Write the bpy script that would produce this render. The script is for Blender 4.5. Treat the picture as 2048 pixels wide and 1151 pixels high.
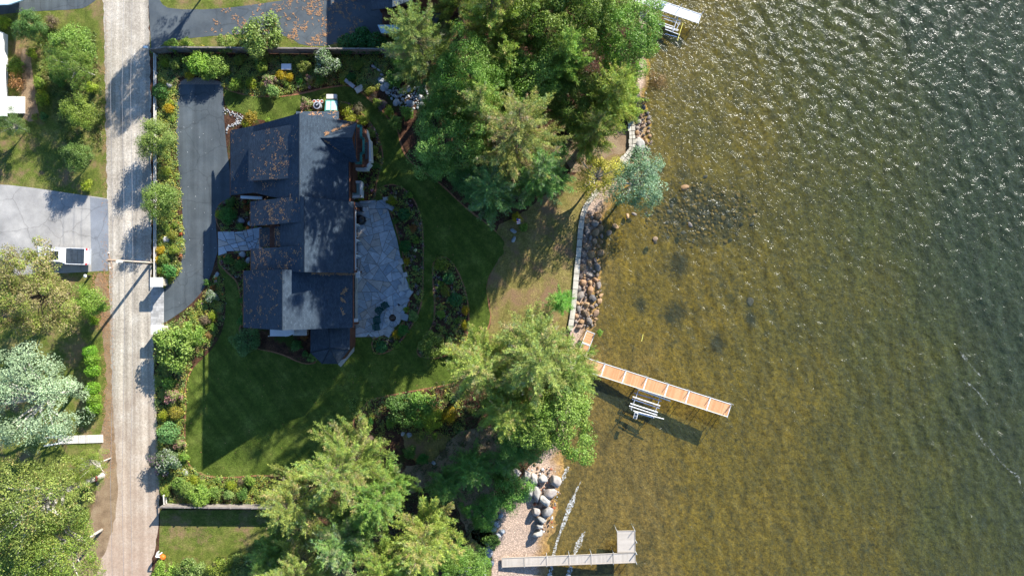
import bpy, math, random
import numpy as np
from mathutils import Vector, Matrix
for o in list(bpy.data.objects): bpy.data.objects.remove(o)
SC = bpy.context.scene; COL = SC.collection
rad = math.radians
# ------------------------------------------------------------------ camera, sky, sun, exposure
H = 78.0; S = 17.5          # flying height of the camera, photo pixels per metre on the ground
cd = bpy.data.cameras.new('camera'); cam = bpy.data.objects.new('camera', cd); COL.objects.link(cam)
cam.location = (0, 0, H); cam.rotation_euler = (0, 0, 0)
cd.sensor_width = 36; cd.lens = 36 * H / (2048 / S); cd.clip_start = 1; cd.clip_end = 1500
SC.camera = cam
SUN_E, SUN_A = rad(25.5), math.atan2(0.6, 0.8)
w = bpy.data.worlds.new("World"); SC.world = w; w.use_nodes = True
nt = w.node_tree; nt.nodes.clear()
sk = nt.nodes.new('ShaderNodeTexSky'); sk.sky_type = 'NISHITA'; sk.sun_disc = False
sk.sun_elevation = SUN_E; sk.sun_rotation = SUN_A; sk.air_density = 1.0; sk.dust_density = 0.4; sk.ozone_density = 7.0
bg = nt.nodes.new('ShaderNodeBackground'); bg.inputs[1].default_value = 0.105
ow = nt.nodes.new('ShaderNodeOutputWorld')
nt.links.new(sk.outputs[0], bg.inputs[0]); nt.links.new(bg.outputs[0], ow.inputs[0])
sl = bpy.data.lights.new('sun', 'SUN'); sl.energy = 5.0; sl.angle = rad(0.5); sl.color = (1, 0.955, 0.88)
so = bpy.data.objects.new('sun', sl); COL.objects.link(so)
SD = Vector((0.6 * math.cos(SUN_E), 0.8 * math.cos(SUN_E), math.sin(SUN_E)))
so.rotation_euler = SD.to_track_quat('Z', 'Y').to_euler(); so.location = (40, 50, 60)
SC.view_settings.view_transform = 'Standard'; SC.view_settings.look = 'None'
SC.view_settings.gamma = 1; SC.view_settings.use_curve_mapping = False
SC.view_settings.exposure = 1.25
SC.render.engine = 'CYCLES'
SC.cycles.transparent_max_bounces = 12; SC.cycles.max_bounces = 5

def P(px, py, z=0.0):
    k = (H - z) / H / S
    return Vector(((px - 1024) * k, (575.5 - py) * k, z))
def lin(r, g, b):
    f = lambda c: (c/255/12.92) if c/255 <= 0.04045 else ((c/255+0.055)/1.055)**2.4
    return (f(r), f(g), f(b), 1)

# ------------------------------------------------------------------ materials
class NM:
    def __init__(s, name, rough=0.8, spec=0.3):
        s.m = bpy.data.materials.new(name); s.m.use_nodes = True
        s.t = s.m.node_tree; s.b = s.t.nodes['Principled BSDF']; s.out = s.t.nodes['Material Output']
        s.b.inputs['Roughness'].default_value = rough; s.b.inputs['Specular IOR Level'].default_value = spec
    def n(s, typ, **k):
        nd = s.t.nodes.new(typ)
        for a, v in k.items(): setattr(nd, a, v)
        return nd
    def l(s, a, b): s.t.links.new(a, b)
    def coord(s, kind='pos', scale=(1, 1, 1), rot=0):
        if kind == 'pos': src = s.n('ShaderNodeNewGeometry').outputs['Position']
        elif kind == 'uv': src = s.n('ShaderNodeTexCoord').outputs['UV']
        else: src = s.n('ShaderNodeTexCoord').outputs['Object']
        mp = s.n('ShaderNodeMapping'); mp.inputs['Scale'].default_value = scale; mp.inputs['Rotation'].default_value = (0, 0, rot)
        if rot:                                     # turn first, stretch after
            mp.inputs['Scale'].default_value = (1, 1, 1)
            m2 = s.n('ShaderNodeMapping'); m2.inputs['Scale'].default_value = scale
            s.l(src, mp.inputs[0]); s.l(mp.outputs[0], m2.inputs[0]); return m2.outputs[0]
        s.l(src, mp.inputs[0]); return mp.outputs[0]
    def noise(s, scale, detail=4, rough=0.55, vec=None, dist=0):
        nd = s.n('ShaderNodeTexNoise'); nd.inputs['Scale'].default_value = scale; nd.inputs['Detail'].default_value = detail
        nd.inputs['Roughness'].default_value = rough; nd.inputs['Distortion'].default_value = dist
        s.l(vec or s.coord(), nd.inputs['Vector']); return nd.outputs['Fac']
    def vor(s, scale, feat='F1', out='Distance', vec=None, rnd=1):
        nd = s.n('ShaderNodeTexVoronoi', feature=feat); nd.inputs['Scale'].default_value = scale; nd.inputs['Randomness'].default_value = rnd
        s.l(vec or s.coord(), nd.inputs['Vector']); return nd.outputs[out]
    def ramp(s, fac, stops, interp='LINEAR'):
        r = s.n('ShaderNodeValToRGB'); r.color_ramp.interpolation = interp; e = r.color_ramp.elements
        while len(e) < len(stops): e.new(0.5)
        for i, (p, c) in enumerate(stops):
            e[i].position = p; e[i].color = c if not isinstance(c, (int, float)) else (c, c, c, 1)
        s.l(fac, r.inputs[0]); return r.outputs[0]
    def mix(s, a, b, fac, blend='MIX'):
        m = s.n('ShaderNodeMix', data_type='RGBA', blend_type=blend)
        for v, i in ((a, 6), (b, 7), (fac, 0)):
            if hasattr(v, 'links'): s.l(v, m.inputs[i])
            else: m.inputs[i].default_value = v
        return m.outputs[2]
    def math(s, a, b, op='MULTIPLY'):
        m = s.n('ShaderNodeMath', operation=op)
        for v, i in ((a, 0), (b, 1)):
            if hasattr(v, 'links'): s.l(v, m.inputs[i])
            else: m.inputs[i].default_value = v
        return m.outputs[0]
    def col(s, c):
        if hasattr(c, 'links'): s.l(c, s.b.inputs['Base Color'])
        else: s.b.inputs['Base Color'].default_value = c
        return s
    def bump(s, h, strength=0.5, dist=0.05):
        b = s.n('ShaderNodeBump'); b.inputs['Strength'].default_value = strength; b.inputs['Distance'].default_value = dist
        s.l(h, b.inputs['Height']); s.l(b.outputs[0], s.b.inputs['Normal']); s.bn = b.outputs[0]; return s

def simple(name, c, rough=0.6, spec=0.3, var=0.25, scale=2.5, metal=0):
    M = NM(name, rough, spec)
    k = tuple(v * (1 - var) for v in c[:3]) + (1,); k2 = tuple(min(1, v * (1 + var)) for v in c[:3]) + (1,)
    M.col(M.ramp(M.noise(scale, 5), [(0.3, k), (0.7, k2)])); M.bump(M.noise(scale * 8, 3), 0.15, 0.02)
    M.b.inputs['Metallic'].default_value = metal
    return M.m

def grass(name, a, b, c, dirt=None, dirtlevel=0.62, streak=None):
    M = NM(name, 0.9, 0.15)
    col = M.ramp(M.noise(0.55, 6, 0.6), [(0.3, a), (0.5, b), (0.72, c)])
    fine = M.ramp(M.noise(7, 3, 0.7), [(0.3, 0.55), (0.7, 1.35)])
    col = M.mix(col, fine, 0.8, 'MULTIPLY')
    col = M.mix(col, M.ramp(M.noise(2.6, 5, 0.75), [(0.34, 0.6), (0.66, 1.4)]), 0.7, 'MULTIPLY')
    vf = M.ramp(M.noise(26, 2, 0.7), [(0.32, 0.5), (0.68, 1.4)])
    col = M.mix(col, vf, 0.55, 'MULTIPLY')
    if streak is not None:
        st = M.noise(1.6, 2, 0.5, M.coord('pos', (1, 0.06, 1), streak))
        col = M.mix(col, M.ramp(st, [(0.38, 0.75), (0.62, 1.25)]), 0.6, 'MULTIPLY')
    if dirt:
        dm = M.ramp(M.noise(0.35, 7, 0.68), [(dirtlevel - 0.08, 0.0), (dirtlevel + 0.06, 1.0)])
        dc = M.mix(dirt, M.ramp(M.noise(9, 3, 0.7), [(0.3, 0.6), (0.7, 1.3)]), 0.8, 'MULTIPLY')
        col = M.mix(col, dc, dm)
    M.col(col); M.bump(M.noise(9, 5, 0.8), 1.0, 0.12)
    return M.m

MAT = {}
MAT['lawn'] = grass('lush_lawn', lin(68, 86, 28), lin(86, 102, 38), lin(112, 124, 56), streak=rad(-38))
MAT['lawn2'] = grass('plain_grass', lin(80, 96, 36), lin(108, 118, 50), lin(142, 132, 80), lin(144, 118, 88), 0.59)
MAT['dry'] = grass('dry_grass', lin(108, 106, 52), lin(136, 124, 70), lin(158, 138, 90), lin(140, 112, 84), 0.56)
def mulch():
    M = NM('garden_mulch', 0.95, 0.1)
    c = M.ramp(M.noise(1.1, 6, 0.65), [(0.3, lin(62, 44, 36)), (0.5, lin(92, 66, 52)), (0.7, lin(120, 88, 66))])
    c = M.mix(c, M.ramp(M.vor(9, vec=M.coord()), [(0.1, 1.4), (0.6, 0.45)]), 0.75, 'MULTIPLY')
    g = M.ramp(M.noise(0.45, 7, 0.7), [(0.52, 0.0), (0.62, 1.0)])
    gc = M.mix(lin(66, 80, 34), M.ramp(M.noise(12, 3, .7), [(0.3, 0.5), (0.7, 1.5)]), 0.9, 'MULTIPLY')
    M.col(M.mix(c, gc, g)); M.bump(M.noise(14, 4, 0.7), 1.0, 0.08); return M.m
MAT['mulch'] = mulch()
def duff():
    M = NM('needle_strewn_soil', 0.95, 0.1)
    c = M.ramp(M.noise(0.8, 7, 0.65), [(0.3, lin(120, 100, 78)), (0.5, lin(148, 126, 100)), (0.7, lin(160, 142, 114))])
    c = M.mix(c, M.ramp(M.noise(12, 4, 0.75), [(0.3, 0.5), (0.7, 1.4)]), 0.8, 'MULTIPLY')
    M.col(c); M.bump(M.noise(12, 4, 0.7), 1.0, 0.06); return M.m
MAT['duff'] = duff()
def road():
    M = NM('worn_gravel_road', 0.92, 0.2)
    c = M.ramp(M.noise(0.5, 6, 0.6), [(0.25, lin(160, 150, 136)), (0.5, lin(182, 172, 156)), (0.75, lin(200, 192, 178))])
    tr = M.noise(1.0, 3, 0.5, M.coord('pos', (1.5, 0.035, 1)))
    c = M.mix(c, M.ramp(tr, [(0.34, 0.6), (0.66, 1.28)]), 0.8, 'MULTIPLY')
    sp = M.noise(15, 3, 0.75)
    c = M.mix(c, M.ramp(sp, [(0.34, 0.6), (0.66, 1.35)]), 0.9, 'MULTIPLY')
    c = M.mix(c, M.ramp(M.noise(4, 5, .8), [(0.36, 0.72), (0.64, 1.2)]), 0.8, 'MULTIPLY')
    # browner towards the south, where the road is bare earth
    y = M.n('ShaderNodeSeparateXYZ'); M.l(M.n('ShaderNodeNewGeometry').outputs['Position'], y.inputs[0])
    yy = M.math(M.math(y.outputs[1], M.math(M.noise(0.25, 4), 14), 'ADD'), -0.02)
    f = M.ramp(yy, [(0.0, 0.0), (0.75, 0.9)])
    c = M.mix(c, M.mix(lin(178, 146, 122), M.ramp(M.noise(3, 5, 0.7), [(0.3, 0.7), (0.7, 1.2)]), 0.8, 'MULTIPLY'), f)
    cr = M.ramp(M.vor(0.35, 'DISTANCE_TO_EDGE', vec=M.coord()), [(0.0, 0.8), (0.012, 1.0)])
    c = M.mix(c, cr, 0.5, 'MULTIPLY')
    M.col(c); M.bump(sp, 0.5, 0.02); return M.m
MAT['road'] = road()
def asphalt(name, a, b, sc=1.0, speck=0.5, track=0.0):
    M = NM(name, 0.75, 0.35)
    c = M.ramp(M.noise(0.35 * sc, 6, 0.6), [(0.3, a), (0.7, b)])
    c = M.mix(c, M.ramp(M.noise(22, 2, 0.8), [(0.35, 0.75), (0.65, 1.3)]), speck, 'MULTIPLY')
    if track:
        tr = M.noise(1.0, 3, 0.5, M.coord('pos', (1.2, 0.06, 1)))
        c = M.mix(c, M.ramp(tr, [(0.35, 0.82), (0.65, 1.2)]), track, 'MULTIPLY')
    vd = M.n('ShaderNodeVectorMath', operation='ADD'); nz = M.n('ShaderNodeTexNoise'); nz.inputs['Scale'].default_value = 0.8; nz.inputs['Detail'].default_value = 5; ps = M.coord(); M.l(ps, nz.inputs['Vector']); M.l(ps, vd.inputs[0]); M.l(nz.outputs['Color'], vd.inputs[1])
    ck = M.ramp(M.vor(0.3, 'DISTANCE_TO_EDGE', vec=vd.outputs[0]), [(0.0, 0.55), (0.022, 1.0)])
    c = M.mix(c, ck, 0.6, 'MULTIPLY')
    c = M.mix(c, M.ramp(M.noise(0.22, 4, 0.7), [(0.35, 0.82), (0.65, 1.18)]), 0.9, 'MULTIPLY')
    st = M.ramp(M.noise(0.9, 6, 0.75), [(0.62, 1.0), (0.72, 1.35)])
    c = M.mix(c, st, 0.6, 'MULTIPLY')
    M.col(c); M.bump(M.noise(30, 2, 0.8), 0.4, 0.01); return M.m
MAT['drive'] = asphalt('dark_asphalt', lin(66, 74, 78), lin(86, 93, 96), track=1.0)
MAT['drive_n'] = asphalt('blue_grey_asphalt', lin(68, 76, 82), lin(88, 95, 98), 1.6)
MAT['apron'] = asphalt('faded_asphalt', lin(146, 143, 138), lin(172, 168, 160), 1.5)
MAT['apron2'] = asphalt('newer_asphalt', lin(120, 124, 130), lin(134, 138, 142), 1.5)
MAT['gravel'] = simple('crushed_gravel', lin(132, 122, 112), 0.95, 0.1, 0.45, 9)
def flag(name, cols):
    M = NM(name, 0.7, 0.3)
    oi = M.n('ShaderNodeObjectInfo')
    c = M.ramp(oi.outputs['Random'], [(i / max(1, len(cols) - 1), k) for i, k in enumerate(cols)])
    c = M.mix(c, M.ramp(M.noise(1.6, 6, 0.7, dist=0.6), [(0.3, 0.65), (0.7, 1.35)]), 0.8, 'MULTIPLY')
    M.col(c); M.bump(M.noise(8, 4), 0.5, 0.02); return M.m
MAT['flag'] = flag('blue_grey_flagstone', [lin(170, 175, 178), lin(190, 193, 194), lin(150, 160, 166), lin(190, 178, 164), lin(178, 182, 184), lin(142, 154, 162)])
MAT['paver'] = flag('grey_paver', [lin(168, 166, 162), lin(182, 180, 176), lin(156, 154, 150)])
MAT['rock'] = flag('lakeside_rock', [lin(96, 92, 90), lin(126, 116, 106), lin(78, 76, 76), lin(150, 116, 84), lin(112, 104, 98), lin(140, 128, 118)])
MAT['tanrock'] = flag('wet_tan_rock', [lin(142, 112, 78), lin(122, 96, 68), lin(158, 128, 94), lin(108, 90, 70), lin(144, 124, 104)])
MAT['boulder'] = flag('granite_boulder', [lin(150, 146, 140), lin(170, 166, 156), lin(134, 132, 128), lin(160, 148, 138)])
MAT['whiterock'] = flag('pale_landscape_rock', [lin(166, 168, 168), lin(144, 150, 154), lin(178, 174, 168), lin(130, 134, 136)])
MAT['capstone'] = flag('pale_wall_capstone', [lin(184, 176, 158), lin(196, 188, 172), lin(174, 166, 150)])
MAT['goldrock'] = flag('algae_gold_stone', [lin(150, 118, 50), lin(126, 98, 40), lin(168, 134, 66), lin(96, 82, 42), lin(60, 58, 42)])
MAT['redrock'] = flag('rust_red_rock', [lin(150, 82, 52), lin(128, 78, 56)])
def shingle():
    M = NM('slate_blue_shingle', 0.85, 0.25)
    uv = M.coord('uv')
    bk = M.n('ShaderNodeTexBrick'); bk.inputs['Scale'].default_value = 1.0
    bk.inputs['Brick Width'].default_value = 0.3; bk.inputs['Row Height'].default_value = 0.15; bk.inputs['Mortar Size'].default_value = 0.01
    bk.inputs['Mortar Smooth'].default_value = 0.3
    bk.inputs['Color1'].default_value = lin(46, 58, 70); bk.inputs['Color2'].default_value = lin(60, 73, 85); bk.inputs['Mortar'].default_value = lin(36, 47, 58)
    M.l(uv, bk.inputs['Vector'])
    c = M.mix(bk.outputs['Color'], M.ramp(M.noise(0.7, 5, 0.6), [(0.3, 0.82), (0.7, 1.15)]), 0.7, 'MULTIPLY')
    c = M.mix(c, M.ramp(M.noise(14, 3, 0.8), [(0.35, 0.55), (0.65, 1.5)]), 0.7, 'MULTIPLY')
    M.col(c); M.bump(bk.outputs['Fac'], -0.6, 0.02); return M.m
MAT['shingle'] = shingle()
MAT['fascia'] = simple('rust_brown_fascia', lin(112, 70, 50), 0.6)
MAT['siding'] = simple('dark_red_brown_siding', lin(100, 64, 48), 0.8)
MAT['white'] = simple('white_paint', (0.78, 0.78, 0.76, 1), 0.5, 0.4, 0.06)
MAT['offwhite'] = simple('weathered_white', lin(214, 208, 196), 0.7, 0.3, 0.15)
MAT['greenmetal'] = simple('green_copper_metal', lin(70, 134, 120), 0.5, 0.4, 0.15)
MAT['hatchglass'] = simple('pale_green_glazing', lin(168, 206, 196), 0.3, 0.5, 0.1)
MAT['glass'] = simple('dark_window_glass', lin(24, 34, 44), 0.06, 0.8, 0.1)
MAT['steel'] = simple('galvanised_steel', lin(190, 194, 198), 0.4, 0.5, 0.08, metal=0.3)
MAT['bluesteel'] = simple('blue_painted_steel', lin(110, 136, 176), 0.5)
MAT['greywood'] = simple('weathered_grey_wood', lin(132, 124, 116), 0.85, 0.2, 0.3)
MAT['bark'] = simple('grey_brown_bark', lin(112, 96, 82), 0.95, 0.1, 0.4, 5)
MAT['palebark'] = simple('pale_grey_bark', lin(186, 180, 170), 0.9, 0.1, 0.25, 5)
MAT['pole'] = simple('weathered_pole_wood', lin(150, 130, 112), 0.85, 0.1, 0.3, 3)
MAT['black'] = simple('black_enamel', lin(26, 28, 32), 0.35, 0.5)
MAT['rubber'] = simple('black_rubber', lin(20, 20, 22), 0.8)
MAT['charcoal'] = simple('charcoal_panel', lin(54, 64, 74), 0.5, 0.4)
MAT['carwhite'] = simple('white_car_paint', (0.8, 0.8, 0.8, 1), 0.25, 0.5, 0.02)
MAT['chairgreen'] = simple('dark_green_plastic', lin(18, 68, 62), 0.5)
MAT['terracotta'] = simple('terracotta', lin(150, 84, 64), 0.8)
MAT['soil'] = simple('dark_soil', lin(70, 50, 42), 0.95)
MAT['orange'] = simple('orange_pumpkin_skin', lin(224, 108, 36), 0.5)
MAT['redlens'] = simple('red_lamp_lens', lin(190, 40, 50), 0.3)
MAT['needles'] = simple('fallen_orange_needles', lin(178, 136, 98), 0.9, 0.1, 0.3, 6)
MAT['edge'] = simple('cut_earth_lawn_edging', lin(142, 102, 74), 0.95, 0.1, 0.4, 4)
MAT['blossomw'] = simple('white_petals', lin(226, 222, 216), 0.7)
MAT['yellow'] = simple('yellow_plastic', lin(232, 220, 110), 0.5)
MAT['wire'] = simple('grey_cable', lin(120, 120, 122), 0.5)
MAT['flagcloth_r'] = simple('red_cloth', lin(170, 60, 80), 0.8); MAT['flagcloth_b'] = simple('blue_cloth', lin(60, 70, 140), 0.8)
MAT['bluepaint'] = simple('pale_blue_metal_roof', lin(190, 214, 224), 0.5)
def planks(name, a, b, dark):
    M = NM(name, 0.75, 0.25)
    uv = M.coord('uv'); sx = M.n('ShaderNodeSeparateXYZ'); M.l(uv, sx.inputs[0])
    fl = M.math(M.math(sx.outputs[0], 7.0), 0, 'FLOOR')
    wn = M.n('ShaderNodeTexWhiteNoise', noise_dimensions='1D'); M.l(fl, wn.inputs['W'])
    c = M.ramp(wn.outputs[0], [(0, a), (1, b)])
    fr = M.math(M.math(sx.outputs[0], 7.0), 0, 'FRACT')
    c = M.mix(c, M.ramp(fr, [(0.0, dark), (0.14, 1.0)]), 0.8, 'MULTIPLY')
    c = M.mix(c, M.ramp(M.noise(3, 5, .7), [(0.3, 0.85), (0.7, 1.1)]), 0.6, 'MULTIPLY')
    M.col(c); return M.m
MAT['tandeck'] = planks('orange_tan_decking', lin(206, 150, 104), lin(224, 170, 124), 0.6)
MAT['greydeck'] = planks('grey_beige_decking', lin(184, 174, 160), lin(198, 188, 174), 0.6)
MAT['whitedeck'] = planks('white_decking', lin(222, 222, 220), lin(236, 236, 232), 0.85)
MAT['browndeck'] = planks('brown_decking', lin(120, 84, 70), lin(142, 104, 86), 0.5)

def leafmat(name, trans=0.3, rough=0.5):
    M = NM(name, rough, 0.35)
    at = M.n('ShaderNodeAttribute', attribute_name='Col'); oi = M.n('ShaderNodeObjectInfo')
    c = M.mix(at.outputs['Color'], oi.outputs['Color'], 1.0, 'MULTIPLY')
    M.col(c)
    tr = M.n('ShaderNodeBsdfTranslucent'); M.l(M.mix(c, (1.0, 1.15, 0.6, 1), 1.0, 'MULTIPLY'), tr.inputs[0])
    mx = M.n('ShaderNodeMixShader'); mx.inputs[0].default_value = trans
    M.l(M.b.outputs[0], mx.inputs[1]); M.l(tr.outputs[0], mx.inputs[2]); M.l(mx.outputs[0], M.out.inputs[0])
    return M.m
MAT['leaf'] = leafmat('broad_leaves'); MAT['needle'] = leafmat('pine_needles', 0.22, 0.6)

# ------------------------------------------------------------------ objects
def props(o, label=None, cat=None, group=None, kind=None):
    if label: o['label'] = label
    if cat: o['category'] = cat
    if group: o['group'] = group
    if kind: o['kind'] = kind
    return o
def thing(name, label, cat, loc=(0, 0, 0), rz=0, group=None):
    o = bpy.data.objects.new(name, None); o.empty_display_size = 0.2; COL.objects.link(o)
    o.location = loc; o.rotation_euler = (0, 0, rz)
    return props(o, label, cat, group)
def link(name, me, parent=None, world=False, loc=(0, 0, 0)):
    o = bpy.data.objects.new(name, me); COL.objects.link(o); o.location = loc
    if parent:
        o.parent = parent
        if world:
            o.location = Vector(loc) - root_loc(parent)
    return o
def root_loc(p):
    v = Vector((0, 0, 0))
    while p: v += p.location; p = p.parent
    return v
class MB:
    def __init__(s): s.v = []; s.f = []; s.uv = None
    def add(s, vs, fs):
        n = len(s.v); s.v += [tuple(v) for v in vs]; s.f += [tuple(i + n for i in f) for f in fs]; return s
    def box(s, c, d, rz=0, ry=0, rx=0, taper=1.0):
        M = Matrix.Rotation(rz, 3, 'Z') @ Matrix.Rotation(ry, 3, 'Y') @ Matrix.Rotation(rx, 3, 'X'); c = Vector(c); vs = []
        for z in (-1, 1):
            t = taper if z > 0 else 1
            for x, y in ((-1, -1), (1, -1), (1, 1), (-1, 1)):
                vs.append(c + M @ Vector((x * d[0] / 2 * t, y * d[1] / 2 * t, z * d[2] / 2)))
        return s.add(vs, [(3, 2, 1, 0), (4, 5, 6, 7), (0, 1, 5, 4), (1, 2, 6, 5), (2, 3, 7, 6), (3, 0, 4, 7)])
    def tube(s, pts, radii, n=6, cap=True):
        pts = [Vector(p) for p in pts]; rings = []
        if not hasattr(radii, '__len__'): radii = [radii] * len(pts)
        vs = []
        for i, p in enumerate(pts):
            d = (pts[min(i + 1, len(pts) - 1)] - pts[max(i - 1, 0)])
            d = d.normalized() if d.length > 1e-6 else Vector((0, 0, 1))
            a = d.cross(Vector((0, 0, 1))) if abs(d.z) < 0.95 else d.cross(Vector((1, 0, 0)))
            a.normalize(); b = d.cross(a)
            for k in range(n):
                t = 2 * math.pi * k / n; vs.append(p + (a * math.cos(t) + b * math.sin(t)) * radii[i])
        fs = []
        for i in range(len(pts) - 1):
            for k in range(n): fs.append((i * n + k, i * n + (k + 1) % n, (i + 1) * n + (k + 1) % n, (i + 1) * n + k))
        if cap: fs += [tuple(range(n - 1, -1, -1)), tuple(range((len(pts) - 1) * n, len(pts) * n))]
        return s.add(vs, fs)
    def prism(s, poly, z0, z1):
        n = len(poly); a = sum(poly[i][0] * poly[(i + 1) % n][1] - poly[(i + 1) % n][0] * poly[i][1] for i in range(n))
        if a < 0: poly = poly[::-1]
        vs = [(p[0], p[1], z0) for p in poly] + [(p[0], p[1], z1) for p in poly]
        return s.add(vs, [tuple(range(n - 1, -1, -1)), tuple(range(n, 2 * n))] + [(i, (i + 1) % n, n + (i + 1) % n, n + i) for i in range(n)])
    def slab(s, pts, th=0.18):
        """sloping polygon with thickness below it"""
        n = len(pts); pts = [Vector(p) for p in pts]
        nn = Vector((0, 0, 0))
        for i in range(n): nn += pts[i].cross(pts[(i + 1) % n])
        if nn.z < 0: pts = pts[::-1]; nn = -nn
        nn.normalize()
        lo = [p - Vector((0, 0, th)) for p in pts]
        return s.add(lo + pts, [tuple(range(n - 1, -1, -1)), tuple(range(n, 2 * n))] + [(i, (i + 1) % n, n + (i + 1) % n, n + i) for i in range(n)])
    def mesh(s, name, mat, smooth=False, uv=False):
        me = bpy.data.meshes.new(name); me.from_pydata(s.v, [], s.f); me.materials.append(mat if not isinstance(mat, str) else MAT[mat])
        if smooth: me.polygons.foreach_set('use_smooth', [True] * len(me.polygons))
        if uv:
            ul = me.uv_layers.new(name='UVMap')
            for p in me.polygons:
                n = p.normal; h = Vector((0, 0, 1)).cross(n)
                h = h.normalized() if h.length > 1e-4 else Vector((1, 0, 0))
                if uv is not True: h = Vector(uv).normalized()
                v = n.cross(h)
                for li in p.loop_indices:
                    c = me.vertices[me.loops[li].vertex_index].co; ul.data[li].uv = (c.dot(h), c.dot(v))
        me.update(); return me
    def obj(s, name, mat, parent=None, world=False, smooth=False, uv=False, loc=(0, 0, 0)):
        return link(name, s.mesh(name, mat, smooth, uv), parent, world, loc)

def npmesh(name, V, quads=None, tris=None, mat=None, col=None, smooth=False):
    me = bpy.data.meshes.new(name); me.vertices.add(len(V)); me.vertices.foreach_set('co', np.asarray(V, np.float32).ravel())
    idx = []; st = []; n = 0
    if quads is not None and len(quads): idx.append(quads.ravel()); st.append(np.arange(len(quads)) * 4); n = len(quads) * 4
    if tris is not None and len(tris): idx.append(tris.ravel()); st.append(n + np.arange(len(tris)) * 3)
    idx = np.concatenate(idx).astype(np.int32); st = np.concatenate(st).astype(np.int32)
    me.loops.add(len(idx)); me.loops.foreach_set('vertex_index', idx)
    me.polygons.add(len(st)); me.polygons.foreach_set('loop_start', st)
    if smooth: me.polygons.foreach_set('use_smooth', np.ones(len(st), bool))
    me.update(calc_edges=True)
    if mat: me.materials.append(MAT[mat] if isinstance(mat, str) else mat)
    if col is not None:
        a = me.attributes.new('Col', 'FLOAT_COLOR', 'POINT')
        c = np.ones((len(V), 4), np.float32); c[:, :3] = col; a.data.foreach_set('color', c.ravel())
    me.validate(); return me

def smooth_poly(pts, it=2, closed=True):
    pts = [tuple(p) for p in pts]
    for _ in range(it):
        q = []; n = len(pts)
        rng_ = range(n) if closed else range(n - 1)
        if not closed: q.append(pts[0])
        for i in rng_:
            a, b = pts[i], pts[(i + 1) % n]
            q.append((a[0] * .75 + b[0] * .25, a[1] * .75 + b[1] * .25)); q.append((a[0] * .25 + b[0] * .75, a[1] * .25 + b[1] * .75))
        if not closed: q.append(pts[-1])
        pts = q
    return pts
from mathutils.geometry import tessellate_polygon
def sheet(name, pxpts, z, mat, smooth=2, kind='structure', rough=0.0):
    pts = smooth_poly(pxpts, smooth) if smooth else pxpts
    if rough:
        R = random.Random(len(pts)); q = []
        n = len(pts)
        for i in range(n):
            a, b = pts[i], pts[(i + 1) % n]; d = math.hypot(a[0] - b[0], a[1] - b[1]); k = max(1, int(d / 7))
            for j in range(k): q.append((a[0] + (b[0] - a[0]) * j / k + R.gauss(0, rough), a[1] + (b[1] - a[1]) * j / k + R.gauss(0, rough)))
        pts = q
    vs = [P(a, b, z) for a, b in pts]
    tr = tessellate_polygon([vs]); fs = []
    for t in tr:
        a, b, c = (vs[i] for i in t)
        fs.append(tuple(t) if (b - a).cross(c - a).z > 0 else tuple(t)[::-1])
    m = MB(); m.v = [tuple(v) for v in vs]; m.f = fs
    o = m.obj(name, mat); props(o, kind=kind); return o
def ribbon(name, pxpts, width, z, mat, closed=False, kind='stuff', smooth=2, jit=0.0, parent=None):
    pts = smooth_poly(pxpts, smooth, closed) if smooth else pxpts
    if closed: pts = list(pts) + [pts[0]]
    W = [P(a, b, z) for a, b in pts]; R = random.Random(3); vs = []
    for i, p in enumerate(W):
        d = (W[min(i + 1, len(W) - 1)] - W[max(i - 1, 0)]); d.z = 0; d.normalize(); s_ = Vector((-d.y, d.x, 0))
        w_ = (width[i * len(width) // len(W)] if hasattr(width, '__len__') else width) * (1 + R.uniform(-jit, jit)) / 2
        vs += [p + s_ * w_, p - s_ * w_]
    m = MB(); m.v = [tuple(v) for v in vs]; m.f = [(2 * i, 2 * i + 1, 2 * i + 3, 2 * i + 2) for i in range(len(W) - 1)]
    o = m.obj(name, mat, parent, world=bool(parent)); 
    if kind and not parent: props(o, kind=kind)
    return o
def inside(p, poly):
    x, y = p; c = False; n = len(poly)
    for i in range(n):
        x1, y1 = poly[i]; x2, y2 = poly[(i + 1) % n]
        if (y1 > y) != (y2 > y) and x < (x2 - x1) * (y - y1) / (y2 - y1) + x1: c = not c
    return c
def copy_tree(o, parent=None, col=None):
    c = o.copy(); COL.objects.link(c)
    if parent: c.parent = parent; c.matrix_parent_inverse = o.matrix_parent_inverse.copy()
    if col and c.data: c.color = col
    for ch in [x for x in o.children]: copy_tree(ch, c, col)
    return c
# ------------------------------------------------------------------ shoreline
EY = [(-300, 1275), (0, 1275), (100, 1282), (180, 1272), (235, 1264), (290, 1268), (330, 1244), (370, 1205), (400, 1180), (440, 1164), (500, 1158), (560, 1152), (620, 1145), (655, 1140), (720, 1140), (800, 1140), (880, 1110), (930, 1060), (955, 1040), (990, 1035), (1010, 1000), (1040, 985), (1151, 978), (1400, 960)]
WY = [(-300, 1300), (0, 1300), (100, 1300), (180, 1292), (240, 1296), (290, 1296), (330, 1290), (400, 1235), (440, 1204), (500, 1200), (560, 1200), (620, 1194), (655, 1182), (720, 1172), (800, 1160), (880, 1136), (930, 1126), (1000, 1118), (1060, 1106), (1151, 1092), (1400, 1070)]
ey = np.array([(575.5 - a) / S for a, b in EY])[::-1]; ex = np.array([(b - 1024) / S for a, b in EY])[::-1]
WL = -0.8; kw = (H - WL) / H
wy = np.array([(575.5 - a) / S * kw for a, b in WY])[::-1]; wx = np.array([(b - 1024) / S * kw for a, b in WY])[::-1]
Efun = lambda y: np.interp(y, ey, ex)
Wfun = lambda y: np.interp(y, wy, wx) + 0.25 * np.sin(y * 1.1) + 0.15 * np.sin(y * 2.7 + 1)
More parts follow.
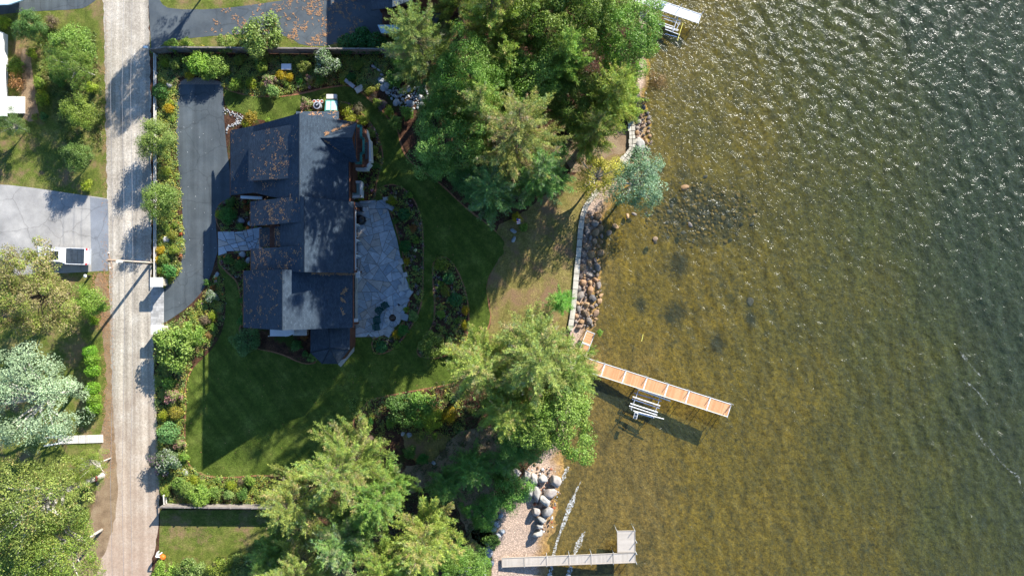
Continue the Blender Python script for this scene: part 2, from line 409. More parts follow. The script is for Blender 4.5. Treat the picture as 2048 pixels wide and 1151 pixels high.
wallness = lambda y: np.clip((y - (575.5 - 960) / S) / 2.0, 0, 1)      # 1 along the walls, 0 at the beach

def bedmat():
    M = NM('lake_bed_sand_weed_painted_depth', 0.9, 0.1)
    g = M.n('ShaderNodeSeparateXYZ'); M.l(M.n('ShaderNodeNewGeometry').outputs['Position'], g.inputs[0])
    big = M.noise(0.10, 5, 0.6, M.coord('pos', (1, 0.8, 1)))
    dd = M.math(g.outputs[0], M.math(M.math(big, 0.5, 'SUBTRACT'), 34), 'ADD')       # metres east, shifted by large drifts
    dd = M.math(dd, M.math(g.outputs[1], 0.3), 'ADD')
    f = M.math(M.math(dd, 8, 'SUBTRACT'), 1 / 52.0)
    c = M.ramp(f, [(0.0, lin(164, 130, 66)), (0.14, lin(160, 128, 44)), (0.42, lin(136, 114, 40)), (0.75, lin(96, 94, 44)), (1.0, lin(64, 74, 54))])  # darkens offshore: light lost in deepening water put into the bed colour
    st = M.noise(0.9, 4, 0.6, M.coord('pos', (1.2, 0.35, 1)))
    c = M.mix(c, M.ramp(st, [(0.32, 0.55), (0.68, 1.4)]), 0.8, 'MULTIPLY')
    c = M.mix(c, M.ramp(M.noise(2.6, 6, 0.8), [(0.36, 0.3), (0.64, 1.65)]), 0.9, 'MULTIPLY')
    for (px, py, rr_, el) in ((1405, 430, 5.2, 1.6), (1358, 528, 2.6, 1.0), (1284, 612, 1.5, .8), (1352, 625, 2.6, 1.2), (1436, 690, 2.4, .8), (1505, 640, 1.4, .8)):
        q_ = P(px, py, -1.6); vm = M.n('ShaderNodeVectorMath', operation='SUBTRACT'); M.l(M.n('ShaderNodeNewGeometry').outputs['Position'], vm.inputs[0]); vm.inputs[1].default_value = (q_.x, q_.y, -1.6)
        v2 = M.n('ShaderNodeVectorMath', operation='MULTIPLY'); M.l(vm.outputs[0], v2.inputs[0]); v2.inputs[1].default_value = (1 / el, 1, 0)
        ln = M.n('ShaderNodeVectorMath', operation='LENGTH'); M.l(v2.outputs[0], ln.inputs[0])
        dd_ = M.math(M.math(ln.outputs['Value'], 1 / rr_), M.math(M.noise(0.8, 6, .8), 2.0), 'ADD')
        c = M.mix(c, lin(30, 34, 32), M.math(M.ramp(M.math(dd_, .5), [(0.62, 1.0), (0.92, 0.0)]), 0.8))
    weed = M.ramp(M.noise(0.22, 7, 0.7), [(0.60, 0.0), (0.70, 1.0)])
    c = M.mix(c, lin(58, 62, 46), M.math(weed, 0.7))
    # above the waterline: pale rounded pebbles
    peb = M.mix(lin(206, 180, 158), M.ramp(M.vor(6.0, vec=M.coord()), [(0.05, 1.25), (0.55, 0.55)]), 0.8, 'MULTIPLY')
    peb = M.mix(peb, M.ramp(M.noise(3, 5, .7), [(0.3, .8), (0.7, 1.15)]), 0.8, 'MULTIPLY')
    hz = M.ramp(M.math(M.math(g.outputs[2], 1.0, 'ADD'), M.math(M.noise(1.2, 4), 0.12), 'ADD'), [(0.20, lin(150, 134, 110)), (0.33, lin(176, 160, 138)), (0.5, (1, 1, 1, 1))])
    dry = M.ramp(g.outputs[2], [(0.0, 0.0), (1.0, 0.0)])
    zz = M.math(g.outputs[2], 0.86, 'ADD')
    sel = M.ramp(M.math(zz, 4.0), [(0.0, 0.0), (1.0, 1.0)])
    M.col(M.mix(c, M.mix(peb, hz, 0.75, 'MULTIPLY'), sel)); M.bump(M.noise(6, 5, 0.7), 0.8, 0.12); return M.m
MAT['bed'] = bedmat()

def land():
    ys = sorted([-220.0] + [float(v) for v in ey] + [220.0])
    vs = []; pts = [(float(Efun(y)), y) for y in ys]
    poly = [Vector((-260, -220, 0)), ] + [Vector((a, b, 0)) for a, b in pts] + [Vector((-260, 220, 0))]
    tr = tessellate_polygon([poly]); m = MB(); m.v = [tuple(p) for p in poly]
    for t in tr:
        a, b, c = (poly[i] for i in t); m.f.append(tuple(t) if (b - a).cross(c - a).z > 0 else tuple(t)[::-1])
    props(m.obj('ground', 'mulch'), kind='structure')
land()
def lakebed():
    ys = np.concatenate([np.linspace(-220, -37, 12), np.arange(-36, 36, 0.3), np.linspace(37, 220, 12)])
    ds = np.concatenate([[-0.8], np.arange(0, 9, 0.3), np.arange(9.5, 60, 0.6), np.linspace(65, 240, 10)])
    Y, D = np.meshgrid(ys, ds, indexing='ij'); E = Efun(Y); Wd = np.maximum(Wfun(Y) - E, 0.6); X = E + D
    wl = wallness(Y); z0 = -0.03 - 0.42 * wl
    t = D / Wd
    Z = np.where(t < 1, z0 + (WL - z0) * np.clip(t, 0, 1), WL - 1.6 * (1 - np.exp(-(D - Wd) / 11.0)) - 0.01 * (D - Wd))
    Z = np.where(D < 0, z0, Z)
    rng = np.random.default_rng(1); Z = Z + np.where(D > 1.5, rng.normal(0, 0.018, Z.shape), 0) 
    V = np.stack([X, Y, Z], -1).reshape(-1, 3); a, b = Y.shape; i = np.arange(a * b).reshape(a, b)
    q = np.stack([i[:-1, :-1], i[:-1, 1:], i[1:, 1:], i[1:, :-1]], -1).reshape(-1, 4)
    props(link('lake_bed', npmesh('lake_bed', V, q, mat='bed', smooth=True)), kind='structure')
lakebed()

def watermat():
    M = NM('lake_water'); t = M.t; t.nodes.remove(M.b)
    n1 = M.noise(2.2, 3, 0.6, M.coord('pos', (1, 0.5, 1), rad(-32)), 0.4)
    n2 = M.noise(6.5, 3, 0.6, M.coord('pos', (1, 0.6, 1), rad(-20)), 0.3)
    bp = M.n('ShaderNodeBump'); bp.inputs['Strength'].default_value = 1.0; bp.inputs['Distance'].default_value = 0.15
    M.l(M.math(n1, M.math(n2, 0.45), 'ADD'), bp.inputs['Height'])
    fr = M.n('ShaderNodeLayerWeight'); M.l(bp.outputs[0], fr.inputs['Normal']); frs = M.math(M.math(M.math(fr.outputs['Facing'], 5.0, 'POWER'), 0.98), 0.02, 'ADD')
    tr = M.n('ShaderNodeBsdfTransparent'); tr.inputs[0].default_value = (0.80, 0.84, 0.76, 1)
    gl = M.n('ShaderNodeBsdfGlossy'); gl.inputs['Roughness'].default_value = 0.155; M.l(bp.outputs[0], gl.inputs['Normal'])
    mx = M.n('ShaderNodeMixShader'); M.l(frs, mx.inputs[0])
    df = M.n('ShaderNodeBsdfDiffuse'); df.inputs[0].default_value = (.065, .08, .05, 1); M.l(bp.outputs[0], df.inputs['Normal'])      # suspended silt scattering light back
    mb_ = M.n('ShaderNodeMixShader'); mb_.inputs[0].default_value = 0.28; M.l(tr.outputs[0], mb_.inputs[1]); M.l(df.outputs[0], mb_.inputs[2])
    M.l(mb_.outputs[0], mx.inputs[1]); M.l(gl.outputs[0], mx.inputs[2])
    M.l(mx.outputs[0], M.out.inputs[0])
    # unlinked node; light lost in deep water is painted into the bed colour
    va = M.n('ShaderNodeVolumeAbsorption'); 
    return M.m
MAT['water'] = watermat()
def waterwave(X, Y):
    rng = np.random.default_rng(5); Z = np.zeros_like(X); n = 56
    for i in range(n):
        lam = 0.45 * (3.2 / 0.45) ** rng.random(); th = rad(8) + rng.normal(0, rad(38)); k = 2 * math.pi / lam
        slope = 0.042 * (lam / 1.6) ** (0.2 if lam < 1.6 else -0.3)
        Z += slope / k * np.sin(k * (X * math.cos(th) + Y * math.sin(th)) + rng.random() * 6.28)
    for i in range(30):
        lam = 0.5 * (1.6 / 0.5) ** rng.random(); th = rad(66) + rng.normal(0, rad(28)); k = 2 * math.pi / lam
        Z += .028 / k * np.sin(k * (X * math.cos(th) + Y * math.sin(th)) + rng.random() * 6.28)
    patch = 0.82 + 0.004 * (X - 20) + 0.22 * np.sin(X * .11 + 1.3 * np.sin(Y * .07)) * np.sin(Y * .13 + 0.6)
    return Z * patch
def water():
    xs = np.concatenate([np.arange(1.5, 62, 0.14), np.linspace(63, 240, 20)]); ys = np.concatenate([np.linspace(-220, -35, 14), np.arange(-34.5, 34.6, 0.15), np.linspace(35.5, 220, 14)])
    Y, X = np.meshgrid(ys, xs, indexing='ij')
    damp = np.clip((X - Wfun(Y)) / 14, 0.25, 1) * np.clip((66 - X) / 4, 0, 1) * np.clip((38 - abs(Y)) / 3, 0, 1)
    Z = WL + waterwave(X, Y) * damp
    V = np.stack([X, Y, Z], -1).reshape(-1, 3); a, b = Y.shape; i = np.arange(a * b).reshape(a, b)
    q = np.stack([i[:-1, :-1], i[:-1, 1:], i[1:, 1:], i[1:, :-1]], -1).reshape(-1, 4)
    keep = (X[:-1, 1:] > Efun(Y[:-1, 1:]) + 0.3).ravel()
    props(link('water', npmesh('water', V, q[keep], mat='water', smooth=True)), kind='structure')
water()

# ------------------------------------------------------------------ roads, drives, lawns, beds
L0, L1, L2, L3, L4, L5 = [0.004 * k for k in range(1, 7)]
sheet('grass_verge', [(-400, -300), (210, -300), (210, 0), (214, 300), (216, 380), (222, 560), (226, 800), (226, 1000), (215, 1060), (150, 1160), (120, 1400), (-400, 1400)], L0, 'lawn2')
sheet('dirt_verge', [(212, 540), (186, 552), (190, 600), (208, 680), (214, 780), (204, 860), (192, 980), (184, 1040), (150, 1080), (120, 1180), (230, 1240), (250, 1000), (246, 700)], L1, 'duff', rough=2.2)
sheet('road', [(196, -300), (203, -60), (207, 0), (211, 200), (214, 400), (219, 600), (224, 800), (234, 930), (236, 1010), (220, 1080), (190, 1151), (150, 1300), (300, 1300), (298, 1151), (314, 1080), (320, 1000), (317, 900), (311, 800), (306, 665), (303, 640), (303, 450), (303, 300), (300, 130), (297, 0), (294, -300)], L2, 'road', rough=1.0)
sheet('side_drive', [(-200, 360), (0, 368), (80, 377), (150, 388), (206, 395), (217, 398), (218, 542), (206, 541), (150, 545), (-200, 560)], L3, 'apron', 1)
sheet('new_asphalt_strip', [(180, 394), (216, 399), (217, 541), (183, 542)], L4, 'apron2', 0)
sheet('neighbour_parking', [(-300, -300), (205, -300), (204, -10), (180, 10), (160, 19), (60, 23), (-30, 32), (-300, 40)], L3, 'drive', 1)
sheet('neighbour_lawn', [(297, -200), (900, -200), (900, 100), (797, 103), (560, 103), (345, 99), (315, 106), (300, 106)], L0, 'lawn2', 0)
sheet('neighbour_drive', [(295, -300), (305, -80), (310, -30), (320, 6), (340, 19), (430, 19), (520, 8), (620, -8), (700, -80), (860, -120), (900, 60), (760, 66), (700, 70), (665, 92), (604, 92), (582, 76), (560, 70), (480, 68), (400, 74), (340, 82), (318, 94), (298, 110)], L3, 'drive_n', 1)
sheet('gravel_pad', [(358, 172), (362, 160), (390, 154), (420, 158), (446, 165), (447, 172)], L1, 'gravel', 1)
sheet('driveway', [(356, 168), (357, 169), (445, 169), (446, 170), (447, 215), (452, 290), (460, 340), (464, 392), (452, 402), (436, 412), (431, 430), (433, 470), (436, 500), (430, 520), (424, 545), (408, 578), (380, 610), (350, 632), (327, 646), (325, 645), (325, 578), (327, 575), (346, 560), (360, 538), (366, 505), (366, 440), (361, 380), (353, 290), (351, 230)], L3, 'drive', 1)
LAWN = [(447, 174), (470, 186), (510, 192), (560, 194), (610, 186), (650, 175), (700, 170), (716, 178), (740, 200), (760, 215), (775, 235), (797, 262), (800, 285), (815, 320), (850, 345), (885, 370), (930, 415), (985, 455), (1016, 487), (1010, 508), (985, 540), (972, 570), (978, 610), (984, 640), (960, 690), (940, 740), (915, 765), (880, 772), (820, 782), (780, 790), (735, 800), (722, 825), (700, 845), (730, 880), (700, 940), (600, 955), (520, 949), (470, 954), (430, 954), (395, 946), (373, 925), (369, 880), (370, 840), (372, 800), (370, 765), (385, 735), (418, 705), (440, 675), (450, 640), (452, 600), (448, 560), (436, 535), (434, 515), (450, 500), (560, 480), (600, 300), (560, 246), (500, 236), (480, 225), (450, 218)]
sheet('lawn', LAWN, L1, 'lawn', 2)
ribbon('lawn_edging', LAWN[:9] + LAWN[9:46], 0.16, L2, 'edge', smooth=2, jit=0.4)
sheet('shore_grass', [(985, 455), (1040, 430), (1090, 390), (1130, 360), (1180, 330), (1245, 300), (1262, 330), (1205, 366), (1178, 398), (1160, 440), (1153, 500), (1148, 560), (1142, 620), (1136, 655), (1100, 720), (1020, 720), (965, 690), (985, 640), (978, 600), (972, 570), (985, 540), (1016, 490)], L2 + .002, 'dry', 1, rough=1.2)
sheet('clearing_grass', [(800, 868), (850, 858), (905, 872), (912, 895), (880, 905), (862, 930), (835, 925), (812, 900)], L0, 'dry', 2, rough=1.5)
sheet('woodland_path', [(905, 868), (955, 850), (1010, 860), (1040, 880), (1030, 930), (1000, 960), (980, 1010), (1000, 1060), (970, 1100), (930, 1060), (900, 980), (870, 960), (800, 1000), (790, 930), (840, 930), (880, 915)], L1, 'duff', 2, rough=1.5)
sheet('wooded_bank', [(1130, 250), (1262, 240), (1262, 310), (1230, 335), (1180, 350), (1130, 340)], L2, 'duff', 2, rough=1.5)
sheet('neighbour_plot_grass', [(320, 1020), (338, 1019), (620, 1019), (700, 1100), (700, 1300), (300, 1300), (318, 1100)], L1, 'lawn2', 0)
sheet('beach_border_grass', [(900, 1120), (960, 1040), (985, 1030), (984, 1151), (975, 1300), (900, 1300)], L1, 'lawn2', 1)
sheet('garden_path', [(40, 100), (58, 95), (66, 150), (72, 200), (80, 240), (50, 245), (40, 210), (46, 160)], L1, 'duff', 1)
BED_NE = [(674, 204), (690, 203), (712, 216), (738, 240), (756, 272), (766, 305), (764, 330), (753, 360), (750, 402), (722, 403), (700, 390), (700, 250), (676, 246)]
BED_P = [(757, 378), (775, 368), (800, 371), (825, 392), (842, 430), (847, 480), (846, 540), (846, 590), (838, 625), (815, 665), (790, 695), (765, 708), (746, 706), (742, 676), (790, 668), (822, 620), (812, 540), (795, 460), (775, 410)]
ISL = [(866, 520), (884, 512), (902, 519), (920, 550), (934, 590), (939, 635), (934, 680), (905, 708), (870, 717), (840, 714), (831, 700), (850, 672), (868, 648), (870, 600), (865, 560)]
BED_W = [(430, 425), (440, 404), (470, 397), (520, 398), (520, 454), (480, 462), (445, 463), (434, 450)]
BED_S = [(437, 512), (460, 504), (520, 500), (520, 545), (500, 545), (500, 625), (484, 630), (478, 565), (455, 545), (440, 530)]
BED_SH = [(478, 650), (500, 640), (640, 650), (640, 722), (610, 730), (560, 705), (500, 695), (480, 675)]
BED_N = [(540, 246), (560, 239), (600, 232), (600, 260), (540, 262)]
for nm, b in (('north_bed', BED_N), ('porch_bed', BED_NE), ('patio_bed', BED_P), ('island_bed', ISL), ('entrance_bed', BED_W), ('entry_lawn_bed', BED_S), ('south_wall_bed', BED_SH)):
    sheet(nm, b, L3, 'mulch'); ribbon(nm + '_edging', b, 0.13, L4, 'edge', closed=True, jit=0.5)

# ------------------------------------------------------------------ flagstones (each stone its own piece)
def clip_half(poly, p, n, keep=1):
    out = []
    for i in range(len(poly)):
        a, b = poly[i], poly[(i + 1) % len(poly)]
        da = ((a[0] - p[0]) * n[0] + (a[1] - p[1]) * n[1]) * keep; db = ((b[0] - p[0]) * n[0] + (b[1] - p[1]) * n[1]) * keep
        if da >= 0: out.append(a)
        if (da > 0) != (db > 0) and abs(da - db) > 1e-9:
            t = da / (da - db); out.append((a[0] + (b[0] - a[0]) * t, a[1] + (b[1] - a[1]) * t))
    return out
def area(p): return abs(sum(p[i][0] * p[(i + 1) % len(p)][1] - p[(i + 1) % len(p)][0] * p[i][1] for i in range(len(p)))) / 2
def bsp(poly, amax, R, wild=0.35):
    A = area(poly)
    if A < amax * R.uniform(0.3, 2.2) or len(poly) < 3: return [poly]
    cx = sum(p[0] for p in poly) / len(poly); cy = sum(p[1] for p in poly) / len(poly)
    best = max(range(len(poly)), key=lambda i: math.hypot(poly[i][0] - poly[(i + 1) % len(poly)][0], poly[i][1] - poly[(i + 1) % len(poly)][1]))
    a, b = poly[best], poly[(best + 1) % len(poly)]; d = (b[0] - a[0], b[1] - a[1]); l = math.hypot(*d) or 1
    t = R.gauss(0, wild); n = (d[0] / l * math.cos(t) - d[1] / l * math.sin(t), d[0] / l * math.sin(t) + d[1] / l * math.cos(t))
    k = R.uniform(0.35, 0.65); p = (a[0] + d[0] * k * 0.5 + cx * 0.5 - a[0] * 0.5 + 0, a[1] + d[1] * k * 0.5 + cy * 0.5 - a[1] * 0.5) if False else (cx + (R.uniform(-.15, .15)) * l * n[0], cy + (R.uniform(-.15, .15)) * l * n[1])
    x, y = clip_half(poly, p, n), clip_half(poly, p, n, -1)
    if len(x) < 3 or len(y) < 3 or area(x) < 0.02 or area(y) < 0.02: return [poly]
    return bsp(x, amax, R, wild) + bsp(y, amax, R, wild)
def inset(poly, g):
    cx = sum(p[0] for p in poly) / len(poly); cy = sum(p[1] for p in poly) / len(poly); out = poly
    a = sum(poly[i][0] * poly[(i + 1) % len(poly)][1] - poly[(i + 1) % len(poly)][0] * poly[i][1] for i in range(len(poly)))
    sgn = 1 if a > 0 else -1
    for i in range(len(poly)):
        p, q = poly[i], poly[(i + 1) % len(poly)]; d = (q[0] - p[0], q[1] - p[1]); l = math.hypot(*d)
        if l < 1e-4: continue
        n = (-d[1] / l * sgn, d[0] / l * sgn)
        out = clip_half(out, (p[0] + n[0] * g, p[1] + n[1] * g), n)
        if len(out) < 3: return []
    return out
def stones(parent, pxpoly, amax, gap, name, mat, z0, z1, seed, wild=0.35):
    R = random.Random(seed); poly = [tuple(P(a, b)[:2]) for a, b in pxpoly]; n = 0
    for s_ in bsp(poly, amax, R, wild):
        q = inset(s_, gap / 2)
        if len(q) < 3 or area(q) < 0.03: continue
        h = z1 + R.uniform(-0.012, 0.012)
        m = MB().prism(q, z0, h); m.obj(name, mat, parent, world=True); n += 1
    return n
PATIO = [(706, 404), (742, 404), (770, 398), (780, 430), (795, 480), (806, 540), (822, 580), (812, 620), (795, 650), (772, 668), (746, 677), (742, 673), (706, 674)]
pt = thing('flagstone_patio', 'blue-grey flagstone patio of irregular stones along the east side of the big house', 'patio', P(760, 540))
ribbon('x', [(0, 0), (1, 1)], 1, 0, 'edge'); bpy.data.objects.remove(bpy.data.objects['x'])
m = MB(); poly = [tuple(P(a, b)[:2]) for a, b in PATIO]; m.prism(poly, L4, 0.05); m.obj('joint_bed', 'gravel', pt, world=True)
stones(pt, PATIO, 0.85, 0.05, 'flagstone', 'flag', 0.03, 0.085, 11, 0.45)
wk = thing('flagstone_walk', 'grey flagstone walk joining the curved driveway to the front door', 'path', P(475, 480))
WALK = [(436, 463), (480, 462), (520, 454), (524, 454), (524, 500), (470, 502), (437, 511)]
m = MB(); m.prism([tuple(P(a, b)[:2]) for a, b in WALK], L4, 0.05); m.obj('joint_bed', 'soil', wk, world=True)
stones(wk, WALK, 0.7, 0.05, 'flagstone', 'flag', 0.03, 0.08, 4)
pv = thing('paver_apron', 'narrow grey paver apron between two pale gate pillars at the road', 'paving', P(314, 612))
m = MB(); m.prism([tuple(P(a, b)[:2]) for a, b in [(302, 572), (327, 572), (328, 655), (303, 655)]], L4, 0.03); m.obj('joint_bed', 'gravel', pv, world=True)
a, b = P(302, 572), P(328, 655); nx, ny = 5, 15
for i in range(nx):
    for j in range(ny):
        cx = a.x + (i + .5) * (b.x - a.x) / nx; cy = a.y + (j + .5) * (b.y - a.y) / ny
        MB().box((cx, cy, 0.03), ((b.x - a.x) / nx - .015, abs(b.y - a.y) / ny - .015, 0.03)).obj('paver', 'paver', pv, world=True)

# ------------------------------------------------------------------ the big house
hs = thing('house', 'large lake house with dark slate roofs, dormers and needle-littered west slopes', 'house', P(590, 460))
SH = []      # roof planes, kept for scattering needles
def roof(pts, name='roof_slope', th=0.2, par=None):
    W = [P(*p) for p in pts]
    o = MB().slab(W, th).obj(name, 'shingle', par or hs, world=True, uv=True); return o, W
def wpts(pts, mat='shingle', name='roof_slope', th=0.2):
    return MB().slab(pts, th).obj(name, mat, hs, world=True, uv=(mat == 'shingle'))
def seam(a, b, r=0.05, mat='shingle', name='ridge_cap'):
    return MB().tube([Vector(a) + Vector((0, 0, .03)), Vector(b) + Vector((0, 0, .03))], r, 5).obj(name, mat, hs, world=True)
def fas(a, b, name='gutter'):
    a, b = Vector(a), Vector(b); d = b - a; m = MB(); q = Matrix.Rotation(math.atan2(d.y, d.x), 3, 'Z')
    m.tube([a - Vector((0, 0, .1)), b - Vector((0, 0, .1))], 0.08, 4); return m.obj(name, 'fascia', hs, world=True)
X = lambda px, z: P(px, 0, z).x
Yp = lambda py, z: P(0, py, z).y
# north block: ridge 9.0, saltbox west slope down to 3.0, east eave 5.5
RZ = 10.0; EZ = 6.2; WZ = 2.6
rx = X(599, RZ); we = X(461, WZ); ee = X(712, EZ); yn = 17.4; ym = Yp(402, RZ); ys_ = Yp(390, WZ)
mx1 = we + (rx - we) * 0.33; mz1 = WZ + (RZ - WZ) * 0.33 - 0.42       # the slope kicks out towards the eave
wpts([(rx, yn, RZ), (rx, ym - .2, RZ), (mx1, ys_, mz1), (mx1, yn, mz1)])
wpts([(mx1, yn, mz1), (mx1, ys_, mz1), (we, ys_, WZ), (we, yn, WZ)])
e2 = X(697, EZ + .5); y325 = Yp(325, EZ)
kz = lambda x: RZ - (x - rx) * ((RZ - EZ) / (ee - rx))
wpts([(rx, yn, RZ), (ee, yn, EZ), (ee, y325, EZ), (e2, y325, kz(e2)), (e2, ym - .2, kz(e2)), (rx, ym - .2, RZ)])
seam((rx, yn, RZ), (rx, ym, RZ)); 
fas((ee, yn, EZ - .05), (ee, y325, EZ - .05)); fas((e2 + .08, y325, kz(e2) - .05), (e2 + .08, ym, kz(e2) - .05)); fas((we - .05, yn, WZ - .05), (we - .05, ys_, WZ - .05))
# cross gable over the balcony
gy = Yp(276, 8.6); gz = 8.6; gx0 = rx + (RZ - gz) / (RZ - EZ) * (ee - rx); gx1 = ee + .15; hw = 2.15
wpts([(gx0, gy, gz + .03), (gx1, gy, gz + .03), (gx1, gy + hw, EZ + .05)], th=0.12); wpts([(gx0, gy, gz + .03), (gx1, gy - hw, EZ + .05), (gx1, gy, gz + .03)], th=0.12)
seam((gx0, gy, gz), (gx1, gy, gz))
MB().add([(ee - .1, gy - hw, EZ - .1), (ee - .1, gy + hw, EZ - .1), (ee - .1, gy, gz - .1)], [(0, 1, 2)]).obj('gable', 'siding', hs, world=True)
# low roof on the north gable
pn = Yp(223, 5.0)
wpts([(X(592, 5), pn, 5.0), (X(677, 5), pn, 5.0), (X(677, 5.9), yn + .05, 5.9), (X(592, 5.9), yn + .05, 5.9)])
# long shed dormer on the west slope
dx0, dz0 = X(497, 6.0), 6.0; dx1 = X(588, 9.3); dz1 = 9.3; dyt = Yp(265, 6.0); dyb = Yp(362, 6.0)
wpts([(dx0, dyt, dz0), (dx1, dyt + .1, dz1), (dx1, dyb - .2, dz1), (dx0, dyb, dz0)])
m = MB()
def wz(x): return RZ + (x - rx) * (RZ - mz1) / (rx - mx1) if x > mx1 else mz1 + (x - mx1) * (mz1 - WZ) / (mx1 - we)
for yy in (dyt - .12, dyb + .12):
    m.add([(dx0 + .15, yy, dz0 - .12), (dx1, yy, dz1 - .12), (dx1, yy, wz(dx1) - .1), (dx0 + .15, yy, wz(dx0 + .15) - .1)], [(0, 1, 2, 3)])
m.add([(dx0 + .15, dyt - .12, dz0 - .12), (dx0 + .15, dyb + .12, dz0 - .12), (dx0 + .15, dyb + .12, wz(dx0 + .15) - .1), (dx0 + .15, dyt - .12, wz(dx0 + .15) - .1)], [(0, 1, 2, 3)])
m.obj('dormer_wall', 'siding', hs, world=True)
# main block: ridge 9.6, east eave 5.5
MZ = 10.6; ME = 6.4
mx = X(609, MZ); me_ = X(707, ME); mt = Yp(402, 7); mb = Yp(545, 8)
wpts([(mx, mt, MZ), (mx, mb, MZ), (me_, mb, ME), (me_, mt, ME)])
wpts([(mx, mt, MZ), (X(560, 7.2), mt, 7.2), (X(560, 7.2), mb, 7.2), (mx, mb, MZ)])
seam((mx, mt, MZ), (mx, mb, MZ)); fas((me_ + .05, mb, ME - .05), (me_ + .05, mt, ME - .05))
# three west-facing roofs over the entrance (outer two higher, the porch roof lower between them)
def westroof(x0, z0, x1, z1, y0, y1, dz=0):
    a = X(x0, z0); b = X(x1, z1)
    wpts([(b, y0, z1), (b, y1, z1), (a, y1, z0), (a, y0, z0)]); fas((a - .05, y0, z0 - .05), (a - .05, y1, z0 - .05))
    MB().box(((a + .4 + b) / 2, (y0 + y1) / 2, z0 / 2 - .1), (b - a - .4, abs(y1 - y0) - .5, z0 - .1)).obj('wall', 'siding', hs, world=True)
westroof(501, 5.5, 604, 10.2, Yp(403, 5.5), Yp(452, 5.5))
westroof(520, 4.6, 592, 8.4, Yp(456, 4.6), Yp(494, 4.6))
westroof(502, 5.5, 604, 10.2, Yp(497, 5.5), Yp(545, 5.5))
# south block
SZ = 9.9; SE = 5.4
sx = X(565, SZ); sw = X(487, SE); se = X(705, SE); st_ = Yp(540, 7.5); sb = Yp(656, 6.5)
wpts([(sx, st_, SZ), (sx, sb, SZ), (sw, sb, SE), (sw, st_, SE)]); wpts([(sx, st_, SZ), (se, st_, SE), (se, sb, SE), (sx, sb, SZ)])
seam((sx, st_, SZ), (sx, sb, SZ)); fas((se + .05, sb, SE - .05), (se + .05, st_, SE - .05)); fas((sw - .05, sb, SE - .05), (sw - .05, st_, SE - .05))
# walls under each block (inset from the eaves)
def wallbox(x0, x1, y0, y1, h, name='wall'):
    MB().box(((x0 + x1) / 2, (y0 + y1) / 2, h / 2), (abs(x1 - x0), abs(y1 - y0), h)).obj(name, 'siding', hs, world=True)
wallbox(we + .5, ee - 1.2, ys_ + .5, yn - .4, WZ)
wallbox(rx - 3.2, e2 - .9, ym, yn - .4, 6.0); wallbox(mx - 5, me_ - 1.0, mb + .3, mt - .01, 6.2); wallbox(sw + .5, se - 1.0, sb + .5, st_, 5.3)
wallbox(X(600, 5) + .3, X(670, 5), yn - .5, pn - .3, 4.9)
def gablewall(y, xa, za, xr, zr, xb, zb, t=.2):
    m = MB(); a = [(xa, za - .25), (xb, zb - .25), (xb, 0), (xa, 0)]
    vs = [(xa + .3, y, 0), (xb - .3, y, 0), (xb - .3, y, zb - .1), (xr, y, zr - .25), (xa + .3, y, za - .1)]
    vs2 = [(v[0], v[1] - t, v[2]) for v in vs]; m.add(vs + vs2, [(0, 1, 2, 3, 4), (9, 8, 7, 6, 5)] + [(i, i + 5, (i + 1) % 5 + 5, (i + 1) % 5) for i in range(5)])
    m.obj('gable_wall', 'siding', hs, world=True)
gablewall(yn - .3, we + .3, WZ, rx, RZ, ee - .3, EZ); gablewall(mb + .35, mx - 2.6, 7.2, mx, MZ, me_ - .2, ME)
gablewall(sb + .35, sw + .2, SE, sx, SZ, se - .2, SE); gablewall(ym + .2, mx - 2, 7.2, mx, MZ, me_ - .2, ME)
# bay with a hipped roof at the south end
bz = 3.7
bp_ = [P(621, 654, bz), P(621, 705, bz), P(644, 727, bz), P(676, 727, bz), P(699, 698, bz), P(700, 654, bz)]
r0 = P(657, 652, 5.3); r1 = P(660, 696, 5.3)
for f in ([bp_[0], bp_[1], r1, r0], [bp_[1], bp_[2], r1], [bp_[2], bp_[3], r1], [bp_[3], bp_[4], r1], [bp_[4], bp_[5], r0, r1]):
    wpts(f, th=0.12)
for q in (bp_[1], bp_[2], bp_[3], bp_[4]): seam(q, r1, 0.06)
seam(r0, r1, 0.06)
cxy = Vector((sum(p.x for p in bp_) / 6, sum(p.y for p in bp_) / 6, 0))
MB().prism([(cxy.x + (p.x - cxy.x) * .9, cxy.y + (p.y - cxy.y) * .93 + .1) for p in bp_], 0, bz).obj('bay_wall', 'siding', hs, world=True)
# stone plinth path round the bay
ribbon('x', [(704, 660), (704, 700), (678, 730)], 0.55, 0.06, 'capstone', smooth=0, parent=hs).name = 'plinth_paving'
# east front: windows, white trim, posts
def east(xw, y0, y1, z, n):
    for i in range(n):
        y = y0 + (i + .5) * (y1 - y0) / n
        fr = MB().box((xw + .04, y, z), (.08, abs(y1 - y0) / n * .72, 1.7)).obj('window', 'white', hs, world=True)
        g = MB().box((xw + .07, y, z), (.08, abs(y1 - y0) / n * .60, 1.45)).obj('pane', 'glass', None); g.parent = fr; g.location = -root_loc(fr)
east(me_ - 1.0, mt, mb + .4, 1.3, 4); east(se - 1.0, st_ - .3, sb + .6, 1.5, 3)
for y in np.linspace(mt - .2, mb + .3, 5): MB().box((me_ - .75, y, 1.2), (.16, .16, 2.4)).obj('porch_post', 'white', hs, world=True)
MB().box((me_ - .72, (mt + mb) / 2, 2.45), (.2, abs(mt - mb), .12)).obj('porch_beam', 'white', hs, world=True)
MB().box((se - .75, (st_ + sb) / 2, .3), (.22, abs(st_ - sb) - .4, .4)).obj('stone_base', 'capstone', hs, world=True)
for (px, py) in ((716, 545), (716, 552), (712, 640)): 
    p = P(px, py, 2.2); MB().box(p, (.4, .35, .4)).obj('lantern_box', 'white', hs, world=True)
